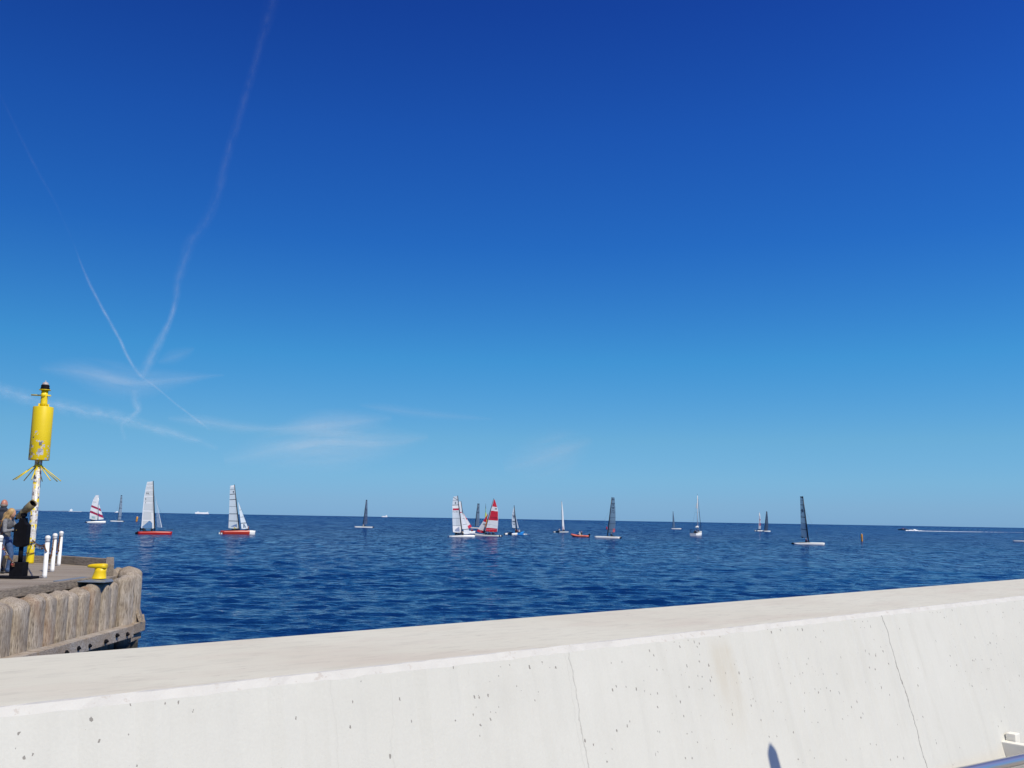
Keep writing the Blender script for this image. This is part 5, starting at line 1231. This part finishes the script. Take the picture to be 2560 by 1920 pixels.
def catmull(P, n):
    P = [np.array(p, float) for p in P]; Q = [2 * P[0] - P[1]] + P + [2 * P[-1] - P[-2]]; out = []
    for i in range(1, len(Q) - 2):
        for t in np.linspace(0, 1, n, endpoint=False):
            a, b_, c, d = Q[i - 1:i + 3]; out.append(.5 * ((2 * b_) + (-a + c) * t + (2 * a - 5 * b_ + 4 * c - d) * t ** 2 + (-a + 3 * b_ - 3 * c + d) * t ** 3))
    return out + [P[-1]]
def ribbon(name, label, cat, pts, mat, alt=14000.):
    """pts: px, py, width px, strength. A flattened vapour tube hanging at its altitude"""
    S = catmull(pts, 12); nc = 12; b = bmesh.new(); rows = []; soft = []; uvs = []
    C = [C0 + ray(p[0], p[1]) * alt for p in S]; s_ = 0
    for i, p in enumerate(S):
        c = C[i]; dist = (c - C0).length; v = (c - C0).normalized()
        d = (C[min(i + 1, len(C) - 1)] - C[max(i - 1, 0)]); d = d - v * d.dot(v); d.normalize(); w = d.cross(v).normalized()
        hw_ = p[2] * 1.35 / F * dist / 2
        if i: s_ += math.hypot(S[i][0] - S[i - 1][0], S[i][1] - S[i - 1][1]) / 60
        ring = []
        for k in range(2 * nc):
            a = math.pi * k / nc; x = math.cos(a); y = math.sin(a) * .12
            ring.append(b.verts.new(c + w * hw_ * x + v * hw_ * y)); soft.append(max(0, 1 - abs(x)) ** 1.5 * max(0, p[3])); uvs.append((s_, x * p[2] / 60, (i * .0) + (0 if k < nc else 3)))
        rows.append(ring)
    for r0, r1 in zip(rows, rows[1:]):
        for k in range(2 * nc): k2 = (k + 1) % (2 * nc); f = b.faces.new((r0[k], r0[k2], r1[k2], r1[k])); f.smooth = True
    o = obj(name, b, mat); me = o.data
    at = me.attributes.new('soft', 'FLOAT', 'POINT'); at.data.foreach_set('value', np.array(soft, np.float32))
    au = me.attributes.new('along', 'FLOAT_VECTOR', 'POINT'); au.data.foreach_set('vector', np.array(uvs, np.float32).ravel())
    o.visible_shadow = True
    tag(o, label, cat, 'contrails and thin clouds in the sky'); return o
M_con = vapour('contrail_vapour', .15, 1.8, (1, 1.6, 1), thr=(.40, .62)); M_cir = vapour('cirrus_veil', .115, .9, (.5, 2.6, 1), thr=(.32, .7))
ribbon('contrail', 'long faint wavy contrail climbing from the low cloud to the top of the sky', 'contrail',
       [(352, 945, 14, .5), (372, 905, 26, .7), (395, 862, 22, .8), (425, 800, 14, .95), (440, 745, 16, .6), (444, 705, 22, .35), (462, 650, 26, .3), (474, 608, 28, .22), (512, 558, 26, .2), (544, 485, 24, .24), (568, 390, 22, .27), (592, 310, 20, .3), (618, 225, 20, .3), (638, 160, 20, .34), (655, 95, 22, .32), (676, 20, 30, .28), (688, -40, 36, .26)], M_con)
ribbon('contrail', 'straight bright contrail slanting down to the knot of vapour trails', 'contrail', [(185, 610, 4, .05), (203, 660, 5, .35), (222, 705, 7, .9), (250, 760, 7, 1), (275, 805, 8, 1.1), (300, 850, 8, 1.1), (318, 890, 8, 1.1), (338, 922, 8, .9), (352, 940, 8, .7)], M_con)
ribbon('contrail', 'thin straight contrail fading down from the knot towards the low haze', 'contrail', [(350, 938, 6, .5), (390, 968, 5, .6), (440, 1010, 5, .7), (490, 1048, 6, .8), (526, 1076, 5, .3)], M_con)
ribbon('contrail', 'very faint old contrail crossing the dark upper sky at the side of the sea mark', 'contrail', [(0, 235, 6, .05), (50, 340, 7, .09), (90, 420, 8, .12), (140, 510, 7, .05), (185, 610, 6, .03)], M_con)
ribbon('contrail', 'broken twisting wisp hanging below the crossing of the contrails', 'contrail', [(338, 975, 18, .35), (340, 1005, 22, .7), (345, 1025, 18, .8), (325, 1045, 14, .7), (305, 1062, 10, .4), (312, 1100, 12, .15)], M_con)
ribbon('contrail', 'wide soft vapour band passing behind the yellow sea mark', 'contrail', [(-120, 950, 34, .7), (0, 975, 36, .75), (100, 1003, 34, .75), (200, 1025, 34, .8), (300, 1045, 32, .85), (400, 1075, 26, .8), (480, 1098, 20, .6), (545, 1120, 12, .3)], M_con)
def veil(name, label, pts, k=1.):
    return ribbon(name, label, 'cloud', [(x, y, w, s * k) for x, y, w, s in pts], M_cir, 30000.)
veil('cirrus_cloud', 'flat pale veil of cirrus lying over the contrail crossing', [(100, 920, 20, .2), (180, 925, 50, .9), (270, 945, 70, 1.5), (350, 958, 66, 1.3), (440, 948, 40, .9), (520, 940, 14, .5), (560, 938, 6, .2)])
veil('cirrus_cloud', 'thin feathered cirrus streak stretching from the contrails to the wide cloud', [(420, 1045, 12, .3), (500, 1052, 30, .9), (600, 1068, 30, .8), (700, 1072, 26, .8), (800, 1062, 60, 1.2), (900, 1052, 50, .9), (980, 1045, 20, .3)])
veil('cirrus_cloud', 'widest smoky cirrus patch low over the sea between the catamarans', [(560, 1150, 30, .3), (680, 1125, 90, 1.0), (790, 1108, 130, 1.9), (880, 1105, 120, 1.7), (980, 1105, 70, 1.0), (1070, 1092, 20, .3)], 1.05)
veil('cirrus_cloud', 'small feathery cirrus puff low over the sea beyond the cluster of sails', [(1260, 1170, 40, .3), (1330, 1150, 100, .9), (1400, 1130, 110, 1.2), (1440, 1115, 80, .7), (1480, 1100, 30, .2)])
veil('cirrus_cloud', 'faint horizontal wisp above the widest cirrus patch', [(900, 1012, 10, .2), (960, 1020, 24, .6), (1040, 1032, 26, .5), (1150, 1042, 20, .4), (1230, 1048, 8, .2)])
veil('cirrus_cloud', 'faint brushed smudge beside the wavy contrail above the crossing', [(395, 905, 14, .2), (430, 892, 34, .6), (465, 880, 26, .4), (485, 870, 10, .15)])
